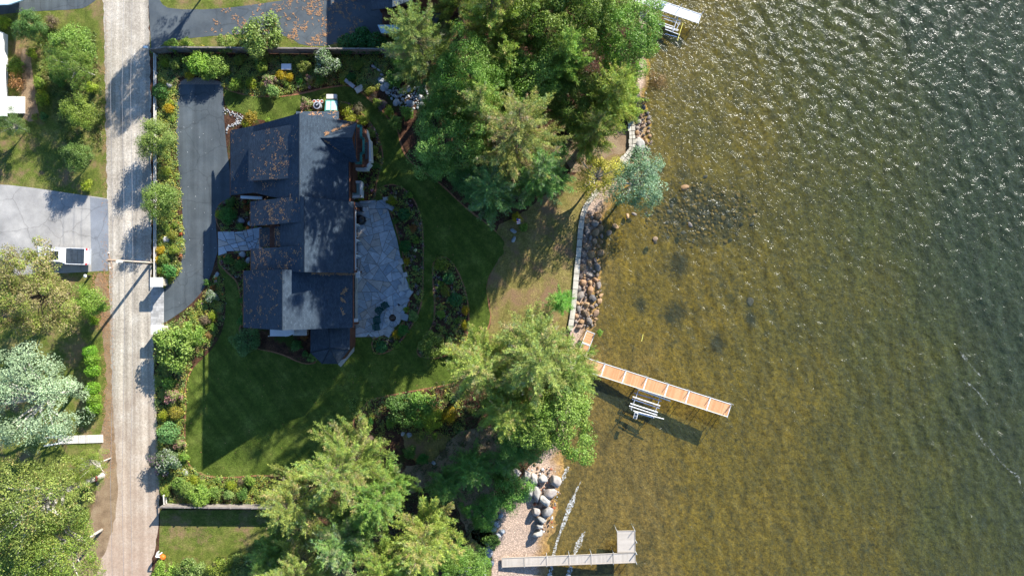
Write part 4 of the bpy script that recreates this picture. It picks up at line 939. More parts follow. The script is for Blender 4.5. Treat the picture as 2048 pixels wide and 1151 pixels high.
S_ = [
 # left garden
 ('mid', 32, 130, 20, 'ol', 'olive shrub against the white neighbouring house, upper one'), ('tan', 34, 165, 22, 'br', 'brownish shrub against the white neighbouring house, above the deck steps'),
 ('mid2', 85, 195, 18, 'yg', 'yellow-green shrub beside the dirt garden path'), ('mid', 78, 165, 16, 'ol', 'shrub on the bend of the dirt garden path'), ('low', 86, 231, 11, 'bg', 'small blue-green mound at the foot of the dirt garden path'),
 ('low', 68, 233, 10, 'ol', 'small olive mound left of the blue-green one'), ('mid', 180, 175, 16, 'yg', 'yellowish shrub on the grass verge between two trees of the left garden'), ('mid', 172, 372, 16, 'yg', 'bright yellow-green shrub at the corner of the side drive'),
 ('tan', 102, 42, 18, 'n', 'dry tan shrub between two trees under the dark parking'), ('big', 118, 150, 26, 'dg', 'dark shrub under the feathery tree of the left garden'), ('mid', 60, 105, 14, 'yg', 'small bright shrub at the top of the dirt garden path'), ('mid', 8, 45, 18, 'yg', 'pale yellow shrub touching the left border near the top'),
 ('mid2', 12, 600, 25, 'dg', 'dark green shrub touching the left border under the maple'), ('mid', 185, 640, 14, 'yg', 'yellow-green shrub at the tip of the bright green tree'),
 # along neighbour drive
 ('mid', 345, 90, 19, 'lg', 'light green shrub above the west end of the long fence'), ('mid', 372, 88, 17, 'ol', 'olive shrub second from the west above the long fence'), ('low', 405, 96, 10, 'br', 'low brownish plant above the long fence'), ('big', 452, 86, 25, 'g', 'green rounded shrub in the middle above the long fence'),
 ('big2', 525, 82, 52, 'g', 'biggest shrub above the long fence, bulging over the blue-grey drive'), ('wht', 655, 128, 32, 'n', 'white-flecked large shrub crossing the long fence'), ('mid', 486, 90, 18, 'br', 'brownish shrub tucked beside the biggest one above the long fence'),
 # north bed row (under fence)
 ('mid', 350, 128, 16, 'g', 'green shrub just inside the corner of the two fences'), ('big', 398, 128, 30, 'lg', 'large light green shrub north of the driveway end'), ('big', 432, 132, 28, 'g', 'mid green shrub immediately east of the large light green one'), ('mid', 415, 150, 20, 'lg', 'bright green shrub touching the gravel pad'),
 ('mid', 477, 120, 14, 'ol', 'round feathery shrub below the long fence near the middle'), ('mid', 525, 132, 18, 'ol', 'grey-green feathery shrub left of the white box'), ('big2', 605, 125, 20, 'ol', 'olive feathery shrub right of the white box'), ('mid', 714, 131, 14, 'ol', 'small feathery tree-like shrub above the stone bench'),
 ('mid2', 376, 150, 12, 'gold', 'orange-bronze plant beside the gravel pad'), ('mid2', 452, 143, 8, 'yg', 'small lime shrub east of the gravel pad'), ('mid2', 500, 165, 14, 'yg', 'yellow-green shrub at the north lawn edge, left of the pink hydrangea'), ('mid', 470, 168, 17, 'ol', 'olive groundling at the north-west lawn corner'),
 ('pink', 537, 161, 16, 'n', 'dusty pink hydrangea in the north bed below the white box'), ('mid', 546, 182, 18, 'sil', 'pale green shrub just below the dusty pink hydrangea'), ('mid2', 560, 148, 12, 'gold', 'golden yellow plant beneath the white box'), ('mid2', 578, 152, 10, 'gold', 'second golden yellow plant, to the right under the white box'),
 ('pink', 617, 157, 12, 'n', 'small pink hydrangea left of the white-flecked shrub'), ('low', 572, 166, 8, 'lg', 'small lime mound in front of the golden plants'), ('low', 597, 160, 10, 'deep', 'deep green mound between the golden plants and the small pink hydrangea'), ('ball', 702, 154, 10, 'deep', 'clipped deep green ball above the stone bench'),
 ('mid', 683, 160, 8, 'yg', 'small yellow-green shrub left of the stone bench'), ('mid', 640, 158, 14, 'dg', 'dark shrub under the white-flecked one'), ('mid2', 328, 125, 12, 'yg', 'yellowish shrub in the corner of the fences'), ('ball', 322, 184, 17, 'dg', 'dark green rounded shrub over the rail fence near the gravel pad'),
 ('mid2', 335, 215, 12, 'gold', 'golden plant on the rail fence above the uppermost round tree'), ('low', 341, 205, 8, 'yg', 'small yellow plant beside the north end of the driveway'), ('low', 342, 238, 7, 'lg', 'small green plant between the rail fence and driveway'),
 # NE of house
 ('pink', 613, 209, 17, 'n', 'pink hydrangea against the north wall of the house beside three pots'), ('mid2', 690, 218, 17, 'yg', 'yellow-green shrub right of the green glazed hatch'), ('mid2', 700, 238, 14, 'yg', 'yellow-green shrub by the north-east roof corner'), ('mid2', 726, 240, 14, 'yg', 'yellow-green shrub at the curve of the porch bed'), ('tan', 716, 215, 14, 'n', 'dry tan wispy shrub in the porch bed'),
 ('mid', 742, 265, 13, 'g', 'green shrub beside the upper white porch column'), ('mid2', 745, 300, 13, 'ol', 'olive shrub beside the porch'), ('mid', 748, 330, 12, 'dg', 'dark green shrub at the lower corner of the porch'), ('low', 722, 375, 9, 'gold', 'small golden plant beside the light well'), ('low', 722, 396, 8, 'gold', 'golden tuft at the north end of the patio'), ('low', 742, 372, 7, 'n', 'mixed flower mound below the porch'),
 ('mid2', 737, 180, 14, 'ol', 'olive shrub right of the stone bench'), ('mid', 755, 205, 13, 'ol', 'green shrub between lawn curve and stream stones'), ('purp', 760, 208, 13, 'n', 'purple-flowered shrub at the lawn curve'), ('mid', 778, 222, 14, 'yg', 'light shrub beside the pale stream stones'), ('tan', 745, 192, 12, 'n', 'tan grass clump right of the stone bench'), ('mid', 790, 245, 20, 'g', 'green shrub below the stream stones'), ('mid', 815, 225, 18, 'lg', 'shrub at the lower end of the stream stones'),
 ('mid2', 500, 235, 17, 'br', 'bronze and yellow shrub above the white stone trickle'), ('low', 535, 240, 8, 'lg', 'lime plant against the north eave'), ('mid2', 490, 245, 12, 'yg', 'yellow shrub at the north-west corner of the house'), ('big', 810, 130, 30, 'dg', 'dark shrub mass at the east end of the long fence'), ('mid', 790, 160, 22, 'dg', 'dark shrub above the stream stones'),
 # patio bed
 ('mid2', 783, 400, 13, 'yg', 'yellow shrub inside the stones at the north tip of the patio'), ('ball', 808, 428, 13, 'bg', 'blue-green ball in the patio bed, northern one'), ('ball', 810, 492, 13, 'deep', 'deep green ball in the patio bed, southern one'), ('low', 818, 390, 9, 'lg', 'small lime plant at the head of the patio bed'), ('low', 790, 440, 9, 'dg', 'dark plant on the patio edge near the grill'), ('mid', 825, 455, 11, 'red', 'dark red shrub between the two balls of the patio bed'),
 ('low', 832, 480, 10, 'lg', 'green perennial beside the lawn in the patio bed'), ('mid2', 812, 522, 9, 'gold', 'golden plant at the widest part of the patio'), ('low', 830, 535, 8, 'sil', 'silvery perennial in the patio bed'), ('low', 835, 560, 8, 'g', 'green perennial low in the patio bed'), ('mid', 827, 632, 15, 'sil', 'grey-green shrub beside the fire pit'), ('mid', 805, 660, 16, 'deep', 'dark green shrub south-east of the fire pit'),
 ('ball', 763, 693, 13, 'bg', 'blue-green ball at the south end of the patio'), ('mid2', 792, 668, 11, 'gold', 'golden plant directly below the fire pit'), ('low', 793, 688, 11, 'lg', 'lime plant near the south end of the patio bed'), ('low', 812, 618, 8, 'yg', 'yellow plant just above the grey-green shrub'),
 # island bed
 ('mid2', 882, 528, 19, 'ol', 'golden green shrub at the north tip of the island bed'), ('ball', 897, 556, 13, 'bg', 'upper blue-green ball of the island bed'), ('ball', 911, 598, 15, 'bg', 'lower blue-green ball of the island bed'), ('mid2', 890, 582, 13, 'ol', 'golden shrub between the two balls of the island bed'), ('low', 880, 566, 8, 'lg', 'small bright plant left of the upper island ball'),
 ('low', 876, 577, 7, 'n', 'pink and white flowers on the west edge of the island bed'), ('mid', 882, 628, 12, 'lg', 'bright green shrub in the lower middle of the island bed'), ('mid2', 930, 620, 11, 'gold', 'golden shrub on the east rim of the island bed'), ('mid2', 930, 650, 11, 'gold', 'golden shrub on the south-east rim of the island bed'), ('low', 915, 640, 9, 'g', 'green plant beside the south-east golden shrub'),
 ('big2', 862, 690, 32, 'ol', 'large bronze-gold shrub filling the south end of the island bed'), ('low', 897, 680, 9, 'sil', 'silvery plant right of the large bronze-gold shrub'), ('mid2', 905, 700, 15, 'gold', 'golden shrub at the south-east tip of the island bed'), ('low', 868, 648, 6, (1.2, .5, 1.6), 'small purple flowers above the large bronze-gold shrub'), ('low', 875, 597, 5, 'red', 'small orange-red flowers on the west edge of the island bed'),
 # entrance bed
 ('big', 452, 430, 22, 'deep', 'large dark shrub in the entrance bed'), ('mid2', 436, 428, 10, 'yg', 'yellow-tipped shrub at the driveway side of the entrance bed'), ('mid', 460, 405, 14, 'dg', 'dark shrub under the west porch beam'), ('mid', 478, 452, 10, 'g', 'green plant between entrance bed stones and the walk'), ('low', 490, 415, 9, 'red', 'reddish plant in the entrance bed'),
 ('mid', 455, 520, 14, 'dg', 'dark shrub just south of the flagstone walk'), ('mid', 480, 530, 15, 'dg', 'dark shrub below the two white walk boulders'), ('mid', 492, 560, 13, 'dg', 'dark shrub against the south-west wall'), ('mid', 487, 600, 13, 'deep', 'deep green shrub by the south block of the house'), ('mid', 484, 640, 14, 'bg', 'blue-green shrub at the south-west house corner'),
 ('big2', 492, 685, 34, (.75, 1.0, 1.0), 'wispy silver-green bush near the white awning'), ('mid', 592, 690, 15, 'bg', 'bluish shrub under the window well'), ('mid', 608, 672, 12, 'red', 'dark red shrub beside the bay'), ('low', 622, 716, 13, 'sil', 'striped hosta-like plant at the foot of the bay'), ('low', 610, 708, 9, 'bg', 'blue-green leafy plant left of the bay'),
 # fence bed along road
 ('mid2', 318, 500, 11, 'gold', 'yellow-leaved shrub on the rail fence beside the utility pole, upper one'), ('mid2', 314, 520, 10, 'gold', 'yellow-leaved shrub on the rail fence beside the utility pole, lower one'), ('ball', 327, 519, 12, 'ol', 'olive clipped ball by the foot of the utility pole'), ('mid', 340, 541, 19, 'bg', 'blue-green rounded shrub above the gate pillar'), ('mid', 318, 540, 11, 'lg', 'light green shrub against the rail fence end'),
 ('mid', 345, 500, 14, 'ol', 'olive shrub on the driveway side of the fence bed'), ('low', 346, 450, 8, 'ol', 'small olive plant near the round tree opposite the side drive'), ('low', 330, 455, 10, 'g', 'green plant behind the pale corner rock'), ('mid2', 330, 340, 12, 'ol', 'plant between the two round trees on the rail fence'), ('mid2', 340, 470, 11, 'ol', 'olive plant beside the pale corner rock'), ('low', 325, 570, 8, 'gold', 'golden plant at the back of the upper gate pillar'),
 # curve bed
 ('big2', 350, 690, 50, (1.15, 1.3, .9), 'very large pale green bush south of the lower gate pillar'), ('big', 385, 668, 30, (1.05, 1.25, .85), 'pale green bush merging into the very large one on its east side'), ('wht', 421, 592, 15, 'sil', 'cream variegated shrub in the curved driveway bed'), ('mid2', 424, 631, 12, 'yg', 'lime shrub in the curved driveway bed'), ('mid', 425, 655, 10, 'lg', 'green shrub below the lime one in the curved bed'), ('tan', 408, 640, 14, 'n', 'tan grasses beside the lime shrub'), ('tan', 414, 672, 10, 'br', 'brown tuft low in the curved bed'),
 ('low', 412, 565, 9, 'dg', 'small dark plant by the pumpkins'), ('low', 425, 575, 9, 'red', 'wine red plant above the variegated shrub'), ('mid', 335, 765, 18, 'dg', 'dark green shrub below the very large pale bush'), ('pink', 344, 793, 20, 'n', 'pink hydrangea on the west side of the big lawn'), ('mid2', 350, 826, 17, 'br', 'orange-brown shrub under the western pink hydrangea'), ('mid2', 325, 830, 13, 'yg', 'bright yellow shrub on the road side of the orange-brown one'), ('ball', 341, 864, 23, 'sil', 'grey-green rounded shrub halfway down the west bed'),
 ('pink', 355, 889, 14, 'n', 'salmon pink hydrangea below the grey-green rounded shrub'), ('purp', 325, 925, 26, 'n', 'purple and white flowering bush at the road, south-west of the lawn'), ('wht', 338, 920, 28, 'n', 'white-flecked bush beside the purple one at the road'), ('mid', 365, 915, 13, 'lg', 'green shrub at the south-west corner of the big lawn'), ('mid2', 388, 962, 14, 'yg', 'lime shrub below the round stone slab'), ('mid', 355, 965, 18, 'g', 'green shrub west of the lime one in the south bed'), ('mid', 402, 970, 15, 'lg', 'green shrub east of the lime one in the south bed'),
 ('big', 400, 990, 28, (1.1, 1.3, .9), 'pale green bush on the lower fence'), ('big', 372, 980, 20, 'g', 'green bush at the west end of the lower fence'), ('mid', 455, 990, 14, 'sil', 'blue-grey bush on the lower fence, further east'), ('mid2', 460, 972, 12, 'yg', 'yellow-green shrub above the blue-grey fence bush'), ('mid', 430, 985, 17, 'g', 'green bush between the pale and the blue-grey fence bushes'), ('mid', 500, 962, 14, 'lg', 'bright green shrub at the south-east corner of the lit lawn'), ('mid', 330, 985, 14, 'ol', 'olive shrub at the lower white rail'), ('mid', 485, 990, 16, 'dg', 'dark shrub at the lower fence beneath pine branches'), ('tan', 478, 965, 9, 'n', 'dry plant beside the south lawn edge'),
 # bottom hedge
 ('big', 330, 1145, 30, 'lg', 'green bush at the bottom edge by the road, westmost'), ('big2', 385, 1140, 34, 'g', 'green bush at the bottom edge, second from the road'), ('big', 440, 1135, 30, 'ol', 'olive bush at the bottom edge, third from the road'), ('big2', 490, 1135, 32, 'g', 'green bush at the bottom edge next to the pines'), ('mid', 520, 1090, 20, 'dg', 'dark shrub at the east end of the neighbour grass plot'),
 # south rhododendron
 ('big2', 800, 815, 38, 'dg', 'big glossy rhododendron south of the lawn, western half'), ('big2', 840, 812, 38, (.85, 1.15, .7), 'big glossy rhododendron south of the lawn, eastern half'), ('big', 865, 838, 28, 'yg', 'yellow shrub against the rhododendron, nearest the clearing'), ('mid2', 900, 830, 20, 'gold', 'golden shrub right of the rhododendron'), ('mid', 780, 845, 14, 'lg', 'shrub at the lower end of the rhododendron'), ('mid', 740, 845, 10, 'deep', 'deep green mound in the brown bed by small white stones'),
 ('mid', 845, 917, 16, 'deep', 'round green shrub ringed with brown edging in the clearing'), ('low', 870, 872, 8, 'lg', 'small plant in the clearing'), ('mid', 820, 905, 18, 'dg', 'dark shrub left of the ringed shrub'), ('mid', 1033, 435, 14, 'gold', 'golden shrub behind the small garden flag'), ('mid', 1048, 455, 12, 'lg', 'green shrub right of the small garden flag'), ('mid', 1005, 400, 30, 'dg', 'dark undergrowth shrub at the north-west of the shore grass'),
 ('mid', 1200, 665, 9, 'lg', 'small green weed clump at the end of the lower stone bank'), ('mid', 1270, 180, 15, 'yg', 'yellow-green shrub above the upper stone bank'), ('tan', 1312, 165, 28, (1.2, 1.0, .7), 'wispy tan bush leaning over the water'), ('mid', 1268, 225, 18, 'ol', 'olive shrub behind the upper stone bank'), ('big', 1110, 300, 30, 'dg', 'dark underbrush in the middle of the northern grove'), ('big', 1150, 240, 30, 'ol', 'olive underbrush between grove and upper wall'), ('mid', 1190, 215, 24, 'yg', 'yellowish underbrush behind the upper wall'),
 ('mid', 985, 1080, 22, 'dg', 'dark shrub on the grass strip beside the beach'), ('mid', 1000, 945, 24, 'dg', 'dark shrub inland of the shore boulders'), ('big', 880, 210, 34, 'dg', 'dark undergrowth beside the stream stones'), ('big', 870, 330, 34, 'dg', 'dark undergrowth at the lawn curve'),
]
for k_, px, py, r_, ti, lab in S_: shrub(k_, px, py, r_, ti, lab)
# clipped hedge of six and the two shaded hedges
HG = [(184, 702), (188, 718), (189, 740), (189, 775), (191, 797), (192, 813)]
HL = ['top', 'second from the top', 'third, just above the gap', 'fourth, just below the gap', 'fifth', 'bottom']
for (px, py), l_ in zip(HG, HL): shrub('ball', px, py, 14, (1.4, 1.55, .5), f'lime clipped arborvitae beside the silver tree, {l_} of six', 1.5, group='row of lime arborvitae')
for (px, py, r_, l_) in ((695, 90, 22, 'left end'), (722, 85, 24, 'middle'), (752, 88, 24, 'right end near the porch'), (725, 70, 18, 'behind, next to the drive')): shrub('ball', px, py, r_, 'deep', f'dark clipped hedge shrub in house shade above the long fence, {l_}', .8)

# low planting in the beds, litter, shore weeds: nobody could count it
def scatter_plants(name, polys, n, seed, cols, size=(.12, .3), leafs=9, excl=None, z=0.02, kind='stuff', hgt=.22):
    rng = np.random.default_rng(seed); Ps = []; R = random.Random(seed)
    ar = [area(p) for p in polys]; tot = sum(ar)
    for p, a_ in zip(polys, ar):
        k = int(n * a_ / tot); xs = [q[0] for q in p]; ys = [q[1] for q in p]; c = 0; tries = 0
        while c < k and tries < k * 12:
            tries += 1; q = (R.uniform(min(xs), max(xs)), R.uniform(min(ys), max(ys)))
            if math.sin(q[0] * .21 + 2 * math.sin(q[1] * .13)) + R.gauss(0, .7) < -.35: continue
            if inside(q, p) and not (excl and any(inside(q, e) for e in excl)): Ps.append(P(*q)); c += 1
    Ps = np.array([tuple(p) for p in Ps]); n = len(Ps); cc = np.array(cols); ci = (np.abs((np.sin(Ps[:, 0] * 1.1 + seed) * np.cos(Ps[:, 1] * .9)) * 2.5 + rng.random(n) * 1.6) * len(cols) / 3).astype(int) % len(cols)
    B = np.repeat(Ps, leafs, 0); sz = np.repeat(rng.uniform(*size, n), leafs)[:, None]; v = unit(rng.normal(0, 1, (n * leafs, 3))); v[:, 2] = np.abs(v[:, 2])
    B = B + v * sz * np.array([1, 1, hgt / .3]) + np.array([0, 0, z]); V, Q = flatleaves(B, v + np.array([0, 0, .8]), .14, .09, rng, .5); C = np.repeat(cc[ci], leafs, 0) * rng.uniform(.6, 1.35, (n * leafs, 1))
    o = link(name, npmesh(name, V, Q, None, 'leaf', np.repeat(C, 4, 0))); return props(o, kind=kind)
GC = [(.20, .30, .06), (.36, .40, .07), (.46, .42, .08), (.26, .34, .10), (.15, .25, .07), (.40, .30, .13)]
NORTHB = [(318, 112), (800, 112), (800, 165), (740, 180), (700, 165), (640, 170), (560, 190), (500, 190), (447, 172), (440, 150), (355, 152), (354, 200), (352, 290), (362, 400), (367, 500), (360, 545), (328, 575), (316, 560), (316, 300)]
CURVEB = [(330, 650), (360, 640), (400, 600), (425, 560), (440, 550), (448, 590), (445, 640), (420, 690), (385, 725), (370, 765), (371, 800), (368, 860), (372, 920), (395, 946), (430, 956), (520, 952), (560, 960), (560, 1010), (330, 1012), (318, 960), (312, 800), (310, 690)]
scatter_plants('bed_perennials', [NORTHB, CURVEB], 8500, 3, GC, (.14, .42), 11)
scatter_plants('garden_bed_flowers', [BED_P, ISL, BED_NE, BED_W, BED_S], 2600, 4, GC + [(.3, .26, .25), (.28, .12, .2), (.08, .15, .04), (.1, .16, .05)], (.06, .2))
scatter_plants('south_bed_undergrowth', [[(700, 800), (780, 790), (900, 772), (930, 800), (930, 870), (860, 880), (790, 870), (700, 900)]], 700, 5, GC)
scatter_plants('left_garden_undergrowth', [[(80, 60), (190, 60), (205, 200), (205, 300), (150, 330), (110, 230), (75, 200), (70, 110)]], 1200, 6, [(.10, .15, .03), (.15, .18, .04), (.20, .17, .06)])
scatter_plants('woodland_undergrowth', [[(810, 110), (1280, 110), (1270, 240), (1180, 330), (1080, 380), (1000, 440), (900, 380), (830, 320), (860, 220)], [(860, 770), (1110, 700), (1130, 880), (1040, 950), (980, 1090), (700, 1150), (560, 1150), (560, 1010), (800, 960), (900, 880)]], 5000, 7, [(.07, .11, .03), (.12, .13, .04), (.14, .10, .05), (.05, .09, .03)], (.15, .4))
# ------------------------------------------------------------------ fences and gate pillars
def board_fence(label, pts, ht, pan=2.4, mat='greywood'):
    W = [P(a, b) for a, b in pts]; t = thing('board_fence', label, 'fence', W[0])
    for i in range(len(W) - 1):
        a, b = W[i], W[i + 1]; d = b - a; n = max(1, round(d.length / pan)); ang = math.atan2(d.y, d.x)
        for k in range(n):
            p, q = a.lerp(b, k / n), a.lerp(b, (k + 1) / n); c = (p + q) / 2; L = (q - p).length
            m = MB()
            nb = int(L / .15)
            for j in range(nb):
                x = p.lerp(q, (j + .5) / nb); m.box((x.x, x.y, ht / 2), (L / nb - .012, .03, ht - .08), ang)
            m.obj('fence_panel', mat, t, world=True)
            MB().box((c.x, c.y, ht - .01), (L - .16, .16, .05), ang).obj('top_rail', mat, t, world=True)
            MB().box((p.x, p.y, ht / 2 + .06), (.15, .15, ht + .12), ang).obj('post', mat, t, world=True)
    return t
board_fence('long grey board fence running east-west along the neighbour drive, north of the house', [(316, 109), (345, 105), (560, 107), (806, 109)], 1.8)
board_fence('lower grey board fence along the south garden bed above the neighbour grass plot', [(335, 1005), (430, 1006), (640, 1008)], 1.5)
def rail_fence(label, pts, ht=1.0, n=10):
    W = [P(a, b) for a, b in pts]; t = thing('rail_fence', label, 'fence', W[0])
    for i in range(len(W) - 1):
        a, b = W[i], W[i + 1]; d = b - a; ang = math.atan2(d.y, d.x); k = max(1, round(d.length / 2.2))
        for j in range(k):
            p, q = a.lerp(b, j / k), a.lerp(b, (j + 1) / k); c = (p + q) / 2
            for z in (ht, ht * .5): MB().box((c.x, c.y, z), ((q - p).length - .02, .1, .07), ang).obj('rail', 'offwhite', t, world=True)
            MB().box((p.x, p.y, ht / 2), (.13, .13, ht + .1), ang).obj('post', 'offwhite', t, world=True)
rail_fence('long pale rail fence between the road and the driveway bed', [(315, 112), (315, 250), (315, 400), (315, 560)], .75)
rail_fence('short white rail running south to the end of the lower board fence', [(336, 985), (337, 1003)], 1.0)
def pillar(px, py, label):
    b = P(px, py, 1.7); b.z = 0; t = thing('gate_pillar', label, 'pillar', b)
    MB().box((0, 0, .8), (1.0, .75, 1.6)).obj('shaft', 'capstone', t); MB().box((0, 0, 1.66), (1.4, 1.05, .14), taper=.97).obj('cap', 'white', t)
pillar(312.5, 564, 'white-capped gate pillar at the upper end of the paver apron')
pillar(314, 659, 'white-capped gate pillar at the lower end of the paver apron')

# utility pole with wires
pb = P(302, 526); up = thing('utility_pole', 'tall wooden utility pole standing at the driveway fence and leaning across the road in view', 'utility pole', pb)
MB().tube([(0, 0, 0), (0, 0, 8.5)], [.17, .12], 10).obj('shaft', 'pole', up)
MB().box((0, 0, 7.9), (.12, 1.8, .12), .3).obj('crossarm', 'pole', up); MB().tube([(.19, .03, 0), (.17, .03, 7)], .04, 5).obj('cable_guard', 'offwhite', up)
for y in (-.75, 0, .75): MB().tube([(0 - .3 * y * .3, y, 7.95), (0 - .3 * y * .3, y, 8.2)], [.05, .035], 6).obj('insulator', 'white', up)
MB().tube([(.3, -.1, 6.4), (.3, -.1, 7.2)], .17, 9).obj('transformer', 'offwhite', up)
for i, px in enumerate((222, 245, 262)):
    x = P(px, 0, 8.0).x; m = MB(); pts = [(x + (.0), y, 8.1 - .45 * math.sin(math.pi * ((y + 60) % 40) / 40)) for y in np.linspace(-60, 60, 25)]
    m.tube(pts, .016, 4); props(m.obj('overhead_wire', 'wire'), ['overhead cable along the road, nearest the left verge', 'overhead cable along the middle of the road', 'overhead cable along the road, rightmost of the three'][i], 'cable', 'overhead cables above the road')

# ------------------------------------------------------------------ pickup truck
tk = thing('pickup_truck', 'white pickup truck with dark folding bed cover parked under the brownish maple', 'truck', P(137, 512), rad(-2))
k = 1.0
prof = [(-2.9, .55), (-2.85, .95), (-1.45, 1.08), (-0.75, 1.08), (2.6, 1.08), (2.65, .55)]
m = MB(); w2 = .93
vs = [(x, -w2, z) for x, z in prof] + [(x, w2, z) for x, z in prof]; n = len(prof)
m.add(vs, [tuple(range(n)), tuple(range(2 * n - 1, n - 1, -1))] + [(i, i + n, (i + 1) % n + n, (i + 1) % n) for i in range(n)]); m.obj('body', 'carwhite', tk)
m = MB(); a = [(-1.75, -.86, 1.08), (.42, -.86, 1.08), (.42, .86, 1.08), (-1.75, .86, 1.08)]; b = [(-1.0, -.70, 1.80), (.22, -.70, 1.82), (.22, .70, 1.82), (-1.0, .70, 1.80)]
m.add(a + b, [(4, 5, 6, 7), (0, 1, 5, 4), (1, 2, 6, 5), (2, 3, 7, 6), (3, 0, 4, 7)]); cab = m.obj('cab', 'carwhite', tk)
def quad(name, pts, mat, par): return MB().slab(pts, .02).obj(name, mat, par)
MB().box((-.42, 0, 1.83), (.95, .95, .03)).obj('sunroof', 'glass', tk)
m = MB().add([(-1.72, -.74, 1.12), (-1.72, .74, 1.12), (-1.05, .62, 1.76), (-1.05, -.62, 1.76)], [(0, 3, 2, 1)]); m.v = [(x - .02, y, z + .02) for x, y, z in m.v]; m.obj('windscreen', 'glass', tk)
for sy in (-1, 1):
    m = MB().add([(-1.5, sy * .87, 1.12), (.3, sy * .87, 1.12), (.15, sy * .74, 1.72), (-1.0, sy * .74, 1.72)], [(0, 1, 2, 3) if sy < 0 else (3, 2, 1, 0)]); m.obj('side_window', 'glass', tk)
    MB().box((-1.25, sy * 1.06, 1.2), (.16, .24, .2)).obj('door_mirror', 'black', tk)
    MB().box((2.6, sy * .82, .95), (.14, .2, .3)).obj('taillight', 'redlens', tk)
    MB().box((.5, sy * .9, 1.10), (4.2, .07, .06)).obj('side_rail', 'carwhite', tk)
    for x in (-1.9, 1.7):
        MB().tube([(x, sy * .72, .38), (x, sy * .95, .38)], .38, 14).obj('wheel', 'rubber', tk)
cv = MB().box((1.45, 0, 1.10), (2.05, 1.62, .04)).obj('bed_cover', 'charcoal', tk)
for i in range(3): MB().box((.85 + i * .62, 0, 1.14), (.58, 1.56, .05)).obj('cover_panel', 'charcoal', cv)
MB().box((2.56, 0, 1.10), (.12, 1.7, .07)).obj('tailgate_top', 'carwhite', tk); MB().box((2.80, 0, .62), (.26, 1.8, .2)).obj('rear_bumper', 'steel', tk)
MB().box((-2.95, 0, .6), (.2, 1.8, .3)).obj('front_bumper', 'steel', tk)
for sy in (-1, 1): MB().box((-2.86, sy * .7, .82), (.1, .35, .18)).obj('headlight', 'hatchglass', tk)

# ------------------------------------------------------------------ docks
def deck_section(par, c, ang, L, Wd, z, mat, frame='white'):
    th = MB(); R = Matrix.Rotation(ang, 3, 'Z'); u = R @ Vector((1, 0, 0)); v = R @ Vector((0, 1, 0))
    n = int(L / .145); sec = bpy.data.objects.new('deck_panel', None)
    m = MB()
    for i in range(n):
        p = c + u * (-L / 2 + .06 + (i + .5) * (L - .12) / n); m.box((p.x, p.y, z), ((L - .12) / n - .012, Wd - .1, .03), ang)
    o = m.obj('deck_panel', mat, par, world=True, uv=tuple(u))
    f = MB()
    for s_ in (-1, 1):
        p = c + v * s_ * (Wd / 2 - .02); f.box((p.x, p.y, z - .02), (L - .01, .06, .14), ang); p = c + u * s_ * (L / 2 - .035); f.box((p.x, p.y, z - .022), (.065, Wd - .1, .136), ang)
    f.obj('frame', frame, par, world=True)
def dock_post(par, p, z, up_=.55, mat='steel'): MB().tube([(p.x, p.y, -2.2), (p.x, p.y, z + up_)], .035, 6).obj('post', mat, par, world=True)
Z1 = 0.05
dk = thing('dock', 'long orange-tan dock reaching out into the lake with a boat lift beside it', 'dock', P(1300, 770, Z1))
A, B = P(1468, 820, Z1), P(1168, 725, Z1); u = (A - B).normalized(); v = Vector((-u.y, u.x, 0)); ang = math.atan2(u.y, u.x); wd = 1.52
A = (P(1463, 808, Z1) + P(1455, 833, Z1)) / 2; u = ((P(1463, 808, Z1) - P(1210, 727, Z1)).normalized()); v = Vector((-u.y, u.x, 0)); ang = math.atan2(u.y, u.x); L = 2.53
for i in range(7):
    c = A - u * (L * (i + .5)); deck_section(dk, c, ang, L, wd, Z1, 'tandeck', 'white')
    e = A - u * (L * i) + v * (wd / 2 + .05); dock_post(dk, e, Z1, .6); dock_post(dk, A - u * (L * i) - v * (wd / 2 + .05), Z1, .12)
m = MB(); c = A - u * .18; 
m.tube([c + v * .55 + Vector((0, 0, 0)), c + v * .55 + Vector((0, 0, .5)), c + v * .1 - u * .1 + Vector((0, 0, .55)), c + v * .1 - u * .1], .025, 5); m.obj('ladder_hoop', 'steel', dk, world=True)
end = A - u * (7 * L)
lk = thing('dock', 'short orange-tan dock platform at the end of the shore wall, half under a pine', 'dock', P(1175, 680, .1))
a1, a2, a3, a4 = P(1174, 660, .1), P(1190, 667, .1), P(1181, 691, .1), P(1163, 683, .1)
c = (a1 + a2 + a3 + a4) / 4; an = math.atan2((a2 - a3).y, (a2 - a3).x); deck_section(lk, Vector((c.x, c.y, 0)), an, (a2 - a3).length, (a2 - a1).length, .1, 'tandeck')
dvec = (a3 - a2).normalized(); 
for i in range(2): q = Vector((c.x, c.y, 0)) + dvec * (a2 - a3).length * (1.02 + i * 1.02); deck_section(lk, q, an, (a2 - a3).length, (a2 - a1).length, .1, 'tandeck')
for p in (a1, a2, a3, a4): dock_post(lk, p, .1, .1)

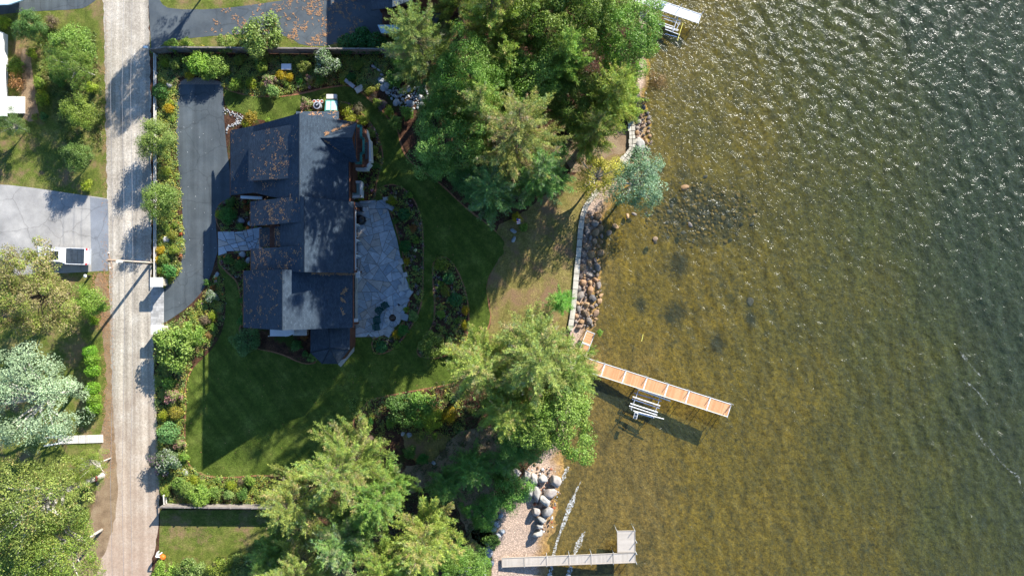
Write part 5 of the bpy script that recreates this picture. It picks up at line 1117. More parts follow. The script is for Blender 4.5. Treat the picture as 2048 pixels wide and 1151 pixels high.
lf = thing('boat_lift', 'empty white and blue boat lift standing in the water against the tan dock', 'boat lift', P(1295, 810, -.8))
def zp(x, y, z, ox=1100, oy=620, s=4.11): return P(ox + x / s, oy + y / s, z)
for a, b, z, mt_, r in [((725, 650), (990, 745), -.1, 'white', .06), ((680, 710), (905, 785), -.2, 'white', .06), ((660, 765), (885, 838), -.2, 'white', .06), ((650, 785), (880, 860), -.25, 'white', .05), ((685, 825), (935, 893), -.2, 'white', .05)]:
    MB().tube([zp(*a, z), zp(*b, z)], r, 6).obj('bunk_rail', mt_, lf, world=True)
for a, b in [((690, 680), (915, 745)), ((675, 730), (900, 805)), ((700, 838), (850, 882))]: MB().tube([zp(*a, -.45), zp(*b, -.45)], .05, 6).obj('frame_rail', 'bluesteel', lf, world=True)
for a, b in [((728, 652), (668, 815)), ((910, 700), (850, 880)), ((760, 660), (905, 705))]: MB().tube([zp(*a, -.3), zp(*b, -.3)], .05, 6).obj('cross_beam', 'steel', lf, world=True)
for a in ((728, 652), (668, 815), (910, 700), (850, 880)): q = zp(*a, 0); MB().tube([(q.x, q.y, -2.2), (q.x, q.y, .25)], .05, 6).obj('leg', 'steel', lf, world=True)
q = zp(705, 865, .1); MB().box((q.x, q.y, .05), (.42, .72, .12), rad(-15)).obj('battery_box', 'white', lf, world=True)
for d_ in (-.17, .17): MB().box((q.x + d_ * .26, q.y + d_, .13), (.3, .26, .04), rad(-15)).obj('solar_panel', 'charcoal', lf, world=True)

gd = thing('dock', 'grey-beige L-shaped dock at the lower beach', 'dock', P(1135, 1120, .15))
zg = .15
def g(x, y): return P(980 + x / 4.584, 900 + y / 4.584, zg)
xs_ = [107, 315, 520, 725, 928, 1132, 1335]; top = lambda x: 985 - (x - 107) * (985 - 935) / 1228; bot = lambda x: 1070 - (x - 107) * 42 / 1228
for i in range(6):
    p = [g(xs_[i], top(xs_[i])), g(xs_[i + 1], top(xs_[i + 1])), g(xs_[i + 1], bot(xs_[i + 1])), g(xs_[i], bot(xs_[i]))]; c = sum(p, Vector()) / 4; d = p[1] - p[0]
    deck_section(gd, Vector((c.x, c.y, 0)), math.atan2(d.y, d.x), d.length, (p[0] - p[3]).length, zg, 'greydeck', 'greydeck')
    e = g(xs_[i + 1], top(xs_[i + 1]) - 3); 
    if i: dock_post(gd, e, zg, .6)
    dock_post(gd, g(xs_[i], bot(xs_[i]) + 5), zg, .1)
p = [g(1165, 738), g(1330, 733), g(1332, 930), g(1168, 937)]; c = sum(p, Vector()) / 4; deck_section(gd, Vector((c.x, c.y, 0)), math.atan2((p[3] - p[0]).y, (p[3] - p[0]).x), (p[3] - p[0]).length, (p[1] - p[0]).length, zg, 'greydeck', 'greydeck')
for q in ((1160, 730), (1322, 722), (1338, 830), (1338, 935), (1338, 1022)): dock_post(gd, g(*q), zg, .6)

wdk = thing('dock', 'white dock cut by the top edge, with a small box on it', 'dock', P(1350, 20, .1))
def h_(x, y, z=.1): return P(1240 + x / 4.4275, y / 4.4275, z)
A = (h_(725, 130) + h_(692, 207)) / 2; u = (h_(725, 130) - h_(450, 35)).normalized(); v = Vector((-u.y, u.x, 0)); an = math.atan2(u.y, u.x)
for i in range(6):
    c = A - u * (1.28 * (i + .5)); deck_section(wdk, Vector((c.x, c.y, 0)), an, 1.28, 1.08, .1, 'whitedeck'); 
    if i % 2 == 0: dock_post(wdk, A - u * 1.28 * i + v * .6, .1, .5); dock_post(wdk, A - u * 1.28 * i - v * .6, .1, .1)
q = h_(378, 45, .3); MB().box((q.x, q.y, .2), (.4, .35, .2), an).obj('power_box', 'bluesteel', wdk, world=True)
l2 = thing('boat_lift', 'white boat lift half under the bright green lakeside tree at the top', 'boat lift', P(1345, 55, -.8))
for a, b in [((370, 135), (540, 190)), ((390, 165), (530, 212)), ((350, 195), (480, 240)), ((345, 215), (520, 268)), ((400, 240), (510, 275)), ((400, 260), (530, 310))]: MB().tube([h_(*a, -.2), h_(*b, -.2)], .05, 6).obj('bunk_rail', 'white', l2, world=True)
for a, b in [((515, 145), (465, 285)), ((530, 200), (495, 270)), ((240, 55), (230, 130))]: MB().tube([h_(*a, -.1), h_(*b, -.1)], .05, 6).obj('cross_beam', 'steel', l2, world=True)
MB().tube([h_(562, 190, -.1), h_(508, 360, -.1)], .035, 6).obj('guide_pole', 'yellow', l2, world=True)
MB().tube([h_(400, 300, -.3), h_(508, 330, -.3)], .035, 6).obj('frame_rail', 'bluesteel', l2, world=True)
lr = thing('boat_rack', 'small white rack under the pines at the bottom edge beside the beach', 'rack', P(945, 1142))
for i in range(3): MB().tube([P(915, 1134 + i * 7, .5), P(972, 1134 + i * 7, .5)], .05, 5).obj('rail', 'white', lr, world=True)
for i in range(4): MB().tube([P(920 + i * 16, 1132, .45), P(918 + i * 16, 1150, .45)], .04, 5).obj('crossbar', 'white', lr, world=True)
for q in ((916, 1134), (971, 1134), (916, 1148), (971, 1148)): b_ = P(*q); MB().tube([b_, b_ + Vector((0, 0, .5))], .04, 5).obj('leg', 'white', lr, world=True)

# ------------------------------------------------------------------ rocks
def ico(sub):
    t = (1 + 5 ** .5) / 2
    V = [Vector(v).normalized() for v in [(-1, t, 0), (1, t, 0), (-1, -t, 0), (1, -t, 0), (0, -1, t), (0, 1, t), (0, -1, -t), (0, 1, -t), (t, 0, -1), (t, 0, 1), (-t, 0, -1), (-t, 0, 1)]]
    F = [(0, 11, 5), (0, 5, 1), (0, 1, 7), (0, 7, 10), (0, 10, 11), (1, 5, 9), (5, 11, 4), (11, 10, 2), (10, 7, 6), (7, 1, 8), (3, 9, 4), (3, 4, 2), (3, 2, 6), (3, 6, 8), (3, 8, 9), (4, 9, 5), (2, 4, 11), (6, 2, 10), (8, 6, 7), (9, 8, 1)]
    for _ in range(sub):
        mid = {}; G = []
        def mp(a, b):
            kk = (min(a, b), max(a, b))
            if kk not in mid: mid[kk] = len(V); V.append(((V[a] + V[b]) / 2).normalized())
            return mid[kk]
        for a, b, c in F: x, y, z = mp(a, b), mp(b, c), mp(c, a); G += [(a, x, z), (b, y, x), (c, z, y), (x, y, z)]
        F = G
    return V, F
def rockmesh(seed, sub, mat, rough=.16):
    from mathutils import noise
    R = random.Random(seed); V, F = ico(sub); off = Vector((R.uniform(0, 50), R.uniform(0, 50), 0)); planes = [(Vector((R.gauss(0, 1), R.gauss(0, 1), R.gauss(0, .7))).normalized(), R.uniform(.56, .86)) for _ in range(11)]
    out = []
    for v in V:
        r = 1 + rough * noise.noise(v * 1.6 + off) * 1.6
        for n_, d in planes:
            t = v.dot(n_)
            if t * r > d: r = d / t + (r - d / t) * .2
        out.append(v * (r + .03 * noise.noise(v * 6 + off)))
    m = MB().add(out, F); me = m.mesh('rock', mat, smooth=(sub > 1)); return me
RK = {mt_: [rockmesh(i * 7 + hash_, 1, mt_) for i in range(6)] for hash_, mt_ in enumerate(('rock', 'tanrock', 'whiterock', 'redrock', 'goldrock'))}
def place_rock(par, p, rx_, ry_, rz_, ang, mat, R, name='rock'):
    o = link(name, RK[mat][R.randrange(6)], par, world=True, loc=p); o.scale = (rx_, ry_, rz_); o.rotation_euler = (R.uniform(-.2, .2), R.uniform(-.2, .2), ang); return o
def pack(par, poly, radii, R, fn, zf, squash=.75, sep=.86):
    xs = [p[0] for p in poly]; ys = [p[1] for p in poly]; done = []
    for lo, hi, tries in radii:
        for _ in range(tries):
            q = (R.uniform(min(xs), max(xs)), R.uniform(min(ys), max(ys))); r = R.uniform(lo, hi)
            if not inside(q, poly): continue
            if any((q[0] - a) ** 2 + (q[1] - b) ** 2 < ((r + c) * sep) ** 2 for a, b, c in done): continue
            done.append((q[0], q[1], r))
            mt_ = fn(q, R)
            if mt_ is None: continue
            z = zf(q); p = P(q[0], q[1], z); rr = r / S; s_ = R.uniform(.85, 1.2)
            place_rock(par, p, rr * s_, rr / s_, rr * squash, R.uniform(0, 6.28), mt_, R)
    return len(done)
def shz(q):
    w_ = P(q[0], q[1], -.4); E_ = float(Efun(w_.y)); W_ = float(Wfun(w_.y)); t = min(1.2, max(0, (w_.x - E_) / (W_ - E_))); return -.15 - .6 * t
rp = thing('stone_bank', 'long bank of dark and tan stones between the pale shore wall and the water', 'rocks', P(1178, 540, -.5))
R = random.Random(5)
pack(rp, [(1176, 428), (1200, 432), (1204, 470), (1198, 520), (1200, 560), (1202, 600), (1190, 650), (1152, 656), (1150, 620), (1158, 560), (1162, 500), (1167, 450)], [(8, 9.5, 50), (5.5, 7.5, 420), (3.5, 5, 1100), (2, 3, 2200)], R, lambda q, R: 'tanrock' if R.random() < .12 + .6 * max(0, (q[0] - 1178 - (500 - q[1]) * .03) / 20) else 'rock', shz)
ru = thing('stone_bank', 'upper bank of dark stones by the water next to the curved fieldstone wall', 'rocks', P(1285, 250, -.5))
pack(ru, [(1272, 195), (1292, 196), (1300, 240), (1302, 285), (1295, 330), (1255, 345), (1262, 320), (1272, 300), (1268, 250)], [(5, 7, 60), (3.5, 5, 500), (2, 3, 900)], R, lambda q, R: 'tanrock' if R.random() < .3 else 'rock', shz)
uw = thing('submerged_stones', 'patch of golden stones under shallow water east of the silver-green willow', 'rocks', P(1410, 430, -1.5))
def bedz(q):
    w_ = P(q[0], q[1], -1.3); W_ = float(Wfun(w_.y)); d = max(0, w_.x - W_); return -.8 - 1.6 * (1 - math.exp(-d / 11)) - .01 * d + .02
pack(uw, [(1290, 480), (1280, 430), (1320, 390), (1350, 350), (1440, 345), (1510, 360), (1530, 410), (1500, 460), (1430, 500), (1350, 505)], [(5, 7, 40), (3.5, 5, 600), (2, 3.2, 2600)], R, lambda q, R: ('goldrock' if R.random() < .85 else 'rock') if ((q[0] - 1402) / 120) ** 2 + ((q[1] - 428) / 72) ** 2 + .35 * math.sin(q[0] * .09) * math.sin(q[1] * .12) < R.uniform(.25, 1.1) else None, bedz, .4, .92)
dm = sheet('dark_silt_patch', [(1340, 460), (1335, 425), (1370, 385), (1440, 372), (1495, 385), (1495, 420), (1470, 455), (1400, 480)], -2.12, 'soil', 2, rough=4)
vv = dm.data.vertices
for v_ in vv:
    q = (1024 + v_.co.x * S * H / (H - v_.co.z), 575.5 - v_.co.y * S * H / (H - v_.co.z)); v_.co.z = bedz(q) - .0
bpy.data.objects.remove(dm)
for i, (px, py, r_, mt_, lab) in enumerate([(1370, 375, 8, 'tanrock', 'orange-tan rock breaking the surface at the head of the submerged stones'), (1310, 478, 7, 'tanrock', 'tan rock in the shallows below the willow'), (1255, 433, 6, 'tanrock', 'tan rock at the willow edge, northern end of the long stone bank'), (1230, 452, 7, 'tanrock', 'round tan rock standing at the corner of the long stone bank'), (1268, 428, 5, 'rock', 'dark rock in the shallows under the willow'), (1218, 466, 7, 'tanrock', 'second round tan rock by the corner of the long stone bank'),
        (1500, 602, 9, 'rock', 'lone dark rock lying under water far from the shore'), (1380, 450, 6, 'rock', 'dark rock among the golden submerged ones')]):
    o = link('rock', RK[mt_][i % 6]); z = bedz((px, py)) if i == 6 else -.75; o.location = P(px, py, z); o.scale = (r_ / S * 1.2, r_ / S * .8, r_ / S * (.25 if i == 6 else .6)); o.rotation_euler = (0, 0, i * .7 + .3); props(o, lab, 'rock')
bigR = [rockmesh(100 + i, 3, 'boulder', .1) for i in range(5)]
BL = [(1068, 957, 9, 12, 0, 'grey boulder at the top of the beach pile beside the small rounded tree'), (1086, 956, 10, 10, .5, 'dark grey boulder second from the left in the top row of the beach pile'), (1110, 962, 12, 13, .2, 'boulder with a rust red face, nearest the water'), (1100, 984, 13, 12, .6, 'broad grey boulder in the middle on the water side of the pile'), (1074, 987, 9, 16, 0, 'tall oval lichen-spotted boulder in the centre of the pile'), (1090, 1000, 14, 10, -.6, 'slanting blue-grey boulder below the oval one'),
      (1059, 980, 9, 13, .1, 'pale boulder half covered by the small rounded tree'), (1071, 1023, 9, 9, .3, 'squarish boulder on the left of the lower pile'), (1094, 1022, 12, 11, .8, 'white-grey boulder on the water side of the lower pile'), (1085, 1039, 10, 7, -.3, 'flat grey boulder under the white-grey one'), (1079, 1051, 8, 6, .2, 'small pale boulder second from the bottom of the pile'), (1076, 1066, 11, 7, .4, 'pointed grey boulder at the very bottom of the pile'), (1052, 950, 9, 11, .1, 'shaded boulder at the top left of the pile'), (1279, 288, 10, 17, 0, 'large smooth boulder in the upper stone bank against the curved wall'), (1031, 945, 17, 10, 0, 'flat pinkish slab above the beach under a pine')]
for i, (px, py, a, b, an, lab) in enumerate(BL):
    o = link('boulder', bigR[i % 5]); o.location = P(px, py, -.15); o.scale = (a / S * 1.08, b / S * 1.08, .62); o.rotation_euler = (0, 0, an); props(o, lab, 'boulder', 'boulders on the shore')
cb = thing('stone_scatter', 'small rusty and grey stones wedged round the beach boulders', 'rocks', P(1090, 1000, -.3))
pack(cb, [(1062, 925), (1085, 930), (1110, 935), (1122, 980), (1108, 1015), (1105, 1055), (1090, 1065), (1075, 1060), (1066, 1000), (1048, 960)], [(2, 4, 160), (1.2, 2, 200)], R, lambda q, R: R.choice(['redrock', 'rock', 'whiterock', 'tanrock']), lambda q: -.35)
bb = thing('stone_border', 'row of pale rounded stones along the inland edge of the beach', 'rocks', P(980, 1070))
for i, (x, y) in enumerate([(968, 1120), (978, 1098), (984, 1095), (980, 1075), (988, 1058), (992, 1045), (985, 1040), (1000, 1030), (994, 1050), (975, 1085), (984, 1125), (1003, 1062), (996, 1068)]): place_rock(bb, P(x, y, .0), R.uniform(.25, .5), R.uniform(.25, .45), .3, i, 'whiterock', R)
st = thing('stream_stones', 'pale blue-grey dry stream of stones winding under the trees north-east of the house', 'rocks', P(800, 190))
pack(st, [(753, 150), (765, 140), (775, 165), (800, 175), (850, 170), (860, 200), (820, 225), (790, 205), (765, 185), (750, 165)], [(7, 9, 30), (3, 4, 140), (1.5, 2.6, 1500)], R, lambda q, R: 'whiterock', lambda q: .05, .5)
for i, (x, y, a, b) in enumerate([(747, 133, 7, 3), (757, 140, 6, 3), (764, 150, 5, 3), (762, 160, 10, 8), (773, 172, 9, 8), (787, 172, 6, 6), (775, 186, 6, 4), (790, 192, 7, 4), (797, 205, 6, 4)]): place_rock(st, P(x, y, .1), a / S, b / S, .25, -.5, 'whiterock', R)
tr = thing('stone_trickle', 'line of small white stones curling between the driveway and the north-west house corner', 'rocks', P(465, 235))
for pts in ([(449, 220), (460, 226), (475, 230), (486, 235)], [(452, 262), (456, 256), (466, 250), (474, 247), (484, 243)], [(476, 232), (475, 240), (473, 247)]):
    for i in range(len(pts) - 1):
        for j in range(14):
            t = j / 14; x = pts[i][0] + (pts[i + 1][0] - pts[i][0]) * t + R.gauss(0, 1.6); y = pts[i][1] + (pts[i + 1][1] - pts[i][1]) * t + R.gauss(0, 2.2); r_ = R.uniform(.05, .12); place_rock(tr, P(x, y, .04), r_, r_ * .8, r_ * .6, R.uniform(0, 6), 'whiterock', R, 'pebble')
RS = [(482, 440, 8, 6, 'pale rock in the middle of the entrance bed'), (499, 446, 5, 6, 'white rock beside the walk against the entrance roof'), (486, 508, 9, 7, 'upper of two white boulders south of the flagstone walk'), (496, 520, 5, 8, 'lower of two white boulders south of the flagstone walk'), (334, 479, 9, 8, 'angular white rock beside the rail fence'), (338, 172, 7, 6, 'pale blue-grey rock beside the north end of the driveway'), (434, 548, 4, 6, 'white rock at the driveway edge by the pumpkins'),
      (1026, 461, 9, 5, 'grey-white rock below the small garden flag'), (1028, 478, 5, 8, 'second grey rock below the small garden flag'), (369, 944, 8, 8, 'round pale stone slab at the south-west corner of the lawn'), (806, 867, 5, 5, 'left of two white rocks at the clearing'), (818, 870, 6, 6, 'right of two white rocks at the clearing'), (721, 838, 6, 4, 'upper white stone in the brown south bed'), (724, 848, 5, 4, 'middle white stone in the brown south bed'), (727, 858, 5, 4, 'lower white stone in the brown south bed'), (867, 925, 5, 4, 'pale stone on the woodland path'),
      (1272, 180, 7, 7, 'grey rock above the upper stone bank'), (488, 816, 4, 3, 'small stone lying near the tree'), (978, 1108, 8, 10, 'white rock beside the beach grass'), (1042, 785, 6, 9, 'grey rock visible through the shore pines'), (1020, 690, 6, 7, 'pale rock seen between pine branches')]
RS = [r for r in RS if r[0] != 488]
for i, (px, py, a, b, lab) in enumerate(RS):
    o = link('rock', RK['whiterock'][i % 6]); o.location = P(px, py, .12); o.scale = (a / S, b / S, .25 if i != 9 else .08); o.rotation_euler = (0, 0, -.4); props(o, lab, 'rock')
# patio edging boulders and fire pit
pe = thing('patio_edging_stones', 'row of pale blocks along the outer curve of the patio', 'rocks', P(800, 580))
for px, py, a, b, an in [(779, 397, 14, 4, .1), (779, 414, 9, 5, -.5), (802, 523, 5, 6, .5), (810, 549, 5, 5, .2), (806, 563, 3, 10, .1), (818, 587, 5, 8, -.6), (735, 404, 17, 3, .08)]:
    c = P(px, py, .2); MB().box((c.x, c.y, .18), (2 * a / S, 2 * b / S, .34), an, .04, .03, .88).obj('block', 'whiterock', pe, world=True)
fp = thing('fire_pit', 'round stone fire pit with charred logs at the south-east of the patio', 'fire pit', P(786, 635))
for i in range(11):
    a = 2 * math.pi * i / 11; r0_, r1_ = .42, .98; q = [(math.cos(a + s_ * .265) * r_, math.sin(a + s_ * .265) * r_) for r_, s_ in ((r0_, -1), (r1_ * (1 + .06 * math.sin(i * 2)), -1), (r1_, 1), (r0_, 1))]
    MB().prism(q, .06, .38 + .02 * math.sin(i * 3)).obj('ring_stone', 'whiterock', fp)
MB().tube([(0, 0, .07), (0, 0, .12)], .42, 14).obj('ash_bed', 'soil', fp)
for i in range(4): MB().tube([(-.28, -.15 + i * .1, .18), (.25, -.1 + i * .1, .2)], .045, 6).obj('log', 'bark', fp)
hp = thing('hearth_slabs', 'thick pale seating slabs curving around the fire pit', 'paving', P(795, 620))
for px, py, a, b, an in [(807, 574, 12, 8, .2), (805, 600, 15, 9, .5), (795, 619, 14, 9, .8), (779, 663, 13, 7, 1.0), (808, 633, 11, 8, -.3)]:
    c = P(px, py); MB().box((c.x, c.y, .16), (1.7 * a / S, 1.7 * b / S, .16), an, taper=.94).obj('slab', 'whiterock', hp, world=True)
def chair(px, py, ang, lab):
    t = thing('lounge_chair', lab, 'chair', P(px, py), ang, 'dark green chairs around the fire pit')
    t.location.z = .085
    for i in range(5): MB().box((.05, -.24 + i * .12, .36), (.52, .1, .03), 0, .12).obj('seat_slat', 'chairgreen', t)
    for i in range(5): MB().box((-.33, -.24 + i * .12, .62), (.03, .1, .62), 0, -.35).obj('back_slat', 'chairgreen', t)
    for s_ in (-1, 1): MB().box((.02, s_ * .36, .55), (.68, .12, .03)).obj('armrest', 'chairgreen', t); MB().box((.28, s_ * .34, .27), (.06, .06, .54)).obj('leg', 'chairgreen', t); MB().box((-.25, s_ * .34, .25), (.06, .06, .5)).obj('leg', 'chairgreen', t)
for px, py, an, lab in ((772, 611, rad(-60), 'dark green chair at the fire pit, topmost of the four'), (761, 621, rad(-38), 'dark green chair at the fire pit, second from the top'), (757, 638, rad(5), 'dark green chair at the fire pit, third from the top'), (755.5, 652, rad(8), 'dark green chair at the fire pit, lowest of the four')): chair(px, py, an, lab)
gr = thing('covered_grill', 'large black covered grill standing on the north part of the patio', 'grill', P(723, 441)); gr.location.z = .09
m = MB(); m.tube([(0, 0, 0), (0, 0, .6), (0, 0, .95), (0, 0, 1.12)], [.55, .58, .48, .12], 12); m.obj('cover', 'black', gr, smooth=True); MB().box((.5, .05, .7), (.35, .5, .05), .3).obj('side_shelf', 'black', gr)
g2 = thing('small_grill', 'small dark gas grill against the house, north of the covered one', 'grill', P(722, 420)); g2.location.z = .09
MB().box((0, 0, .5), (.8, .5, .7)).obj('cabinet', 'charcoal', g2); MB().tube([(-.35, 0, .9), (.35, 0, .9)], .24, 10).obj('lid', 'black', g2); MB().box((.0, -.27, .92), (.5, .04, .04)).obj('handle', 'steel', g2); MB().box((.55, 0, .82), (.3, .4, .04)).obj('side_shelf', 'steel', g2)
# ------------------------------------------------------------------ shore walls
def capwall(label, pts, wd, seg, mat, z1, rough=0.0, split=1):
    W = [P(a, b, z1) for a, b in smooth_poly(pts, 2, False)]; t = thing('shore_wall', label, 'wall', W[len(W) // 2]); t.location.z = 0
    Ls = [0]; 
    for i in range(len(W) - 1): Ls.append(Ls[-1] + (W[i + 1] - W[i]).length)
    def at(s):
        for i in range(len(W) - 1):
            if s <= Ls[i + 1] or i == len(W) - 2: return W[i].lerp(W[i + 1], (s - Ls[i]) / (Ls[i + 1] - Ls[i])), (W[i + 1] - W[i]).normalized()
    s = 0; R = random.Random(9); core = MB()
    while s < Ls[-1] - .2:
        l = min(seg * R.uniform(.75, 1.3), Ls[-1] - s); c, d = at(s + l / 2); an = math.atan2(d.y, d.x); nrm = Vector((-d.y, d.x, 0)); ww = wd * (1 + R.uniform(-rough, rough))
        for j in range(split):
            w1 = ww / split; cc = c + nrm * ((j - (split - 1) / 2) * w1)
            MB().box((cc.x, cc.y, z1 - .08 + R.uniform(-.01, .01) - rough * .1 * R.random()), (l - .025 - rough * .1, w1 - .02 * split, .16), an + R.gauss(0, .01 + rough * .1), taper=.97).obj('capstone', mat, t, world=True)
        core.box((c.x, c.y, z1 / 2 - .45), (l + .1, ww * .86, z1 + .75), an); s += l
    core.obj('wall_core', 'rock', t, world=True)
capwall('long pale stone shore wall between the dry grass and the stone bank', [(1196, 380), (1182, 396), (1168, 420), (1162, 450), (1158, 500), (1153, 550), (1150, 585), (1146, 625), (1140, 660)], .62, 1.0, 'capstone', .22, 0.05)
capwall('short curved fieldstone wall beside the upper stone bank', [(1262, 242), (1264, 265), (1266, 290), (1258, 308), (1244, 324)], .8, .55, 'capstone', .3, .25, 2)

# ------------------------------------------------------------------ small garden things
bh = thing('cellar_hatch', 'pale green glazed cellar hatch with a white sill against the north gable', 'hatch', P(661, 208))
z = .9; MB().slab([P(651, 200, z), P(675, 200, z), P(676, 222, 1.3), P(649, 222, 1.3)], .1).obj('lid', 'greenmetal', bh, world=True)
for a, b in ((652.5, 660.7), (662.5, 673.5)): MB().slab([P(a, 202, z + .05), P(b, 202, z + .05), P(b, 220, 1.33), P(a - .8, 220, 1.33)], .03).obj('pane', 'hatchglass', bh, world=True)
MB().box(P(664, 194, .55), (1.15, .5, .5)).obj('sill', 'offwhite', bh, world=True); MB().box(P(663, 212, .35), (1.2, 1.2, .7)).obj('base', 'offwhite', bh, world=True)
def pot(px, py, lab): 
    t = thing('plant_pot', lab, 'pot', P(px, py), 0, 'three white-rimmed pots'); 
    MB().tube([(0, 0, 0), (0, 0, .4)], [.14, .2], 14).obj('bowl', 'white', t); MB().tube([(0, 0, .405), (0, 0, .42)], .15, 12).obj('soil', 'terracotta', t)
for i, (px, l_) in enumerate(((630.5, 'left'), (638, 'middle'), (645.5, 'right'))): pot(px, 204.5, f'white-rimmed round pot by the north wall, {l_} one of three')
tn = thing('water_tank', 'round grey tank with a dark centre below the three white-rimmed pots', 'tank', P(638, 214)); MB().tube([(0, 0, 0), (0, 0, .8)], .42, 18).obj('drum', 'steel', tn); MB().tube([(0, 0, .8), (0, 0, .84)], .3, 14).obj('lid', 'black', tn); MB().box((.05, .05, .87), (.3, .12, .04), .6).obj('fan_guard', 'steel', tn)
bx = thing('garden_box', 'white-lidded grey box standing in the north bed', 'box', P(576, 137)); MB().box((0, 0, .3), (1.0, .55, .6)).obj('body', 'steel', bx); MB().box((0, 0, .63), (1.15, .68, .08), taper=.94).obj('lid', 'white', bx)
bn = thing('stone_bench', 'long narrow grey stone bench at the edge of the north lawn', 'bench', P(701, 169)); q = P(701, 169); MB().box((0, 0, .42), (1.35, .4, .1), rad(-38)).obj('seat', 'whiterock', bn); 
for s_ in (-.45, .45): MB().box((s_ * .79, -s_ * .61, .18), (.15, .35, .36), rad(-38)).obj('leg', 'whiterock', bn)
MB().box((.0, 0, .0), (.1, .1, .02)).obj('foot', 'whiterock', bn)
sq = thing('stone_table', 'square pale stone slab beside the stone bench', 'table', P(720, 180)); MB().box((0, 0, .36), (.95, .7, .1), rad(30)).obj('top', 'capstone', sq); MB().box((0, 0, .16), (.4, .4, .32), rad(30)).obj('base', 'capstone', sq)
sg = thing('sign_post', 'white sign post at the roadside near the bottom of the photo', 'sign', P(324, 1104)); MB().box((0, 0, .65), (.1, .1, 1.3)).obj('post', 'white', sg); MB().box((.02, .28, 1.05), (.5, .06, .5), rad(70)).obj('board', 'white', sg); MB().box((.2, 0, 1.3), (.45, .08, .08)).obj('arm', 'white', sg)
def pumpkin(px, py, r, lab, mat='orange'):
    t = thing('pumpkin' if mat == 'orange' else 'flower_mound', lab, 'pumpkin' if mat == 'orange' else 'flowers', P(px, py), 0)
    V, F = ico(2); vs = []
    for v in V: a = math.atan2(v.y, v.x); rr = r * (1 + .07 * abs(math.cos(4 * a))); vs.append((v.x * rr, v.y * rr, v.z * r * .75 + r * .7))
    MB().add(vs, F).obj('body', mat, t, smooth=True); MB().tube([(0, 0, r * 1.35), (.02, 0, r * 1.65)], [r * .14, r * .1], 5).obj('stalk', 'bark', t)
pumpkin(327, 1112, .33, 'large orange pumpkin at the foot of the white sign post'); pumpkin(433, 556, .16, 'orange pumpkin on the driveway edge at the curved bed'); pumpkin(450, 514, .14, 'orange pumpkin in the bed left of the white walk boulders'); pumpkin(478, 516, .15, 'orange pumpkin in the bed beside the white walk boulders'); pumpkin(496, 455, .16, 'orange pumpkin where the entrance bed meets the walk'); pumpkin(446, 588, .13, 'orange pumpkin right of the cream variegated shrub')
FM = [(353, 446, 'red', 'red-orange flower mound at the driveway edge, upper one'), (359, 467, 'red', 'red-orange flower mound at the driveway edge, middle one'), (359, 511, 'red', 'red-orange flower mound at the driveway edge, lower one'), (357, 458, 'w', 'white flower mound between the red ones'), (361, 489, 'w', 'pale pink flower mound by the driveway'), (429, 562, 'p', 'pale lilac flower mound beside the pumpkin'), (428, 553, 'w', 'white flower mound at the driveway edge above the lilac one'), (400, 608, 'p', 'lilac flower mound at the curve of the driveway'), (412, 604, 'o', 'yellow-orange flower mound at the curve of the driveway'),
      (433, 625, 'red', 'red-orange flowers beside the lime shrub'), (665, 156, 'red', 'red-orange flowers at the north lawn edge'), (594, 170, 'w', 'mixed white and red flowers below the deep green mound'), (617, 172, 'p', 'pinkish flowers below the small pink hydrangea'), (742, 378, 'p', 'violet flowers below the porch'), (487, 403, 'red', 'red flowers by the west porch beam'), (830, 500, 'w', 'white daisies in the patio bed'), (815, 600, 'p', 'violet flowers by the fire pit slabs'), (877, 570, 'p', 'pink flowers in the island bed')]
FC = {'red': (2.6, .55, .9), 'w': (4.2, 2.9, 8), 'p': (3.6, 1.4, 9), 'o': (4, 1.3, .4)}
for px, py, c_, lab in FM: shrub('low', px, py, 4.5, FC[c_], lab, .8, 'flowers', 'flower_mound')
gf = thing('garden_flag', 'small red, white and blue flag on a pole in front of the golden shrub', 'flag', P(1033, 440)); MB().tube([(0, 0, 0), (0, 0, 1.8)], .02, 5).obj('pole', 'steel', gf)
fl = MB()
for i in range(6): fl.add([(.02 + .0 * i, -.05 - i * .09, 1.75 - i * .06), (.02, -.05 - (i + 1) * .09, 1.75 - (i + 1) * .06), (.42, -.05 - (i + 1) * .09 + .1, 1.45 - (i + 1) * .05), (.42, -.05 - i * .09 + .1, 1.45 - i * .05)], [(0, 1, 2, 3)]) if i % 2 == 0 else None
fl.obj('red_stripes', 'flagcloth_r', gf)
fl = MB()
for i in range(1, 6, 2): fl.add([(.02, -.05 - i * .09, 1.75 - i * .06), (.02, -.05 - (i + 1) * .09, 1.75 - (i + 1) * .06), (.42, -.05 - (i + 1) * .09 + .1, 1.45 - (i + 1) * .05), (.42, -.05 - i * .09 + .1, 1.45 - i * .05)], [(0, 1, 2, 3)])
fl.obj('white_stripes', 'white', gf); MB().box((.12, -.12, 1.72), (.22, .26, .02), 0, .5).obj('canton', 'flagcloth_b', gf)
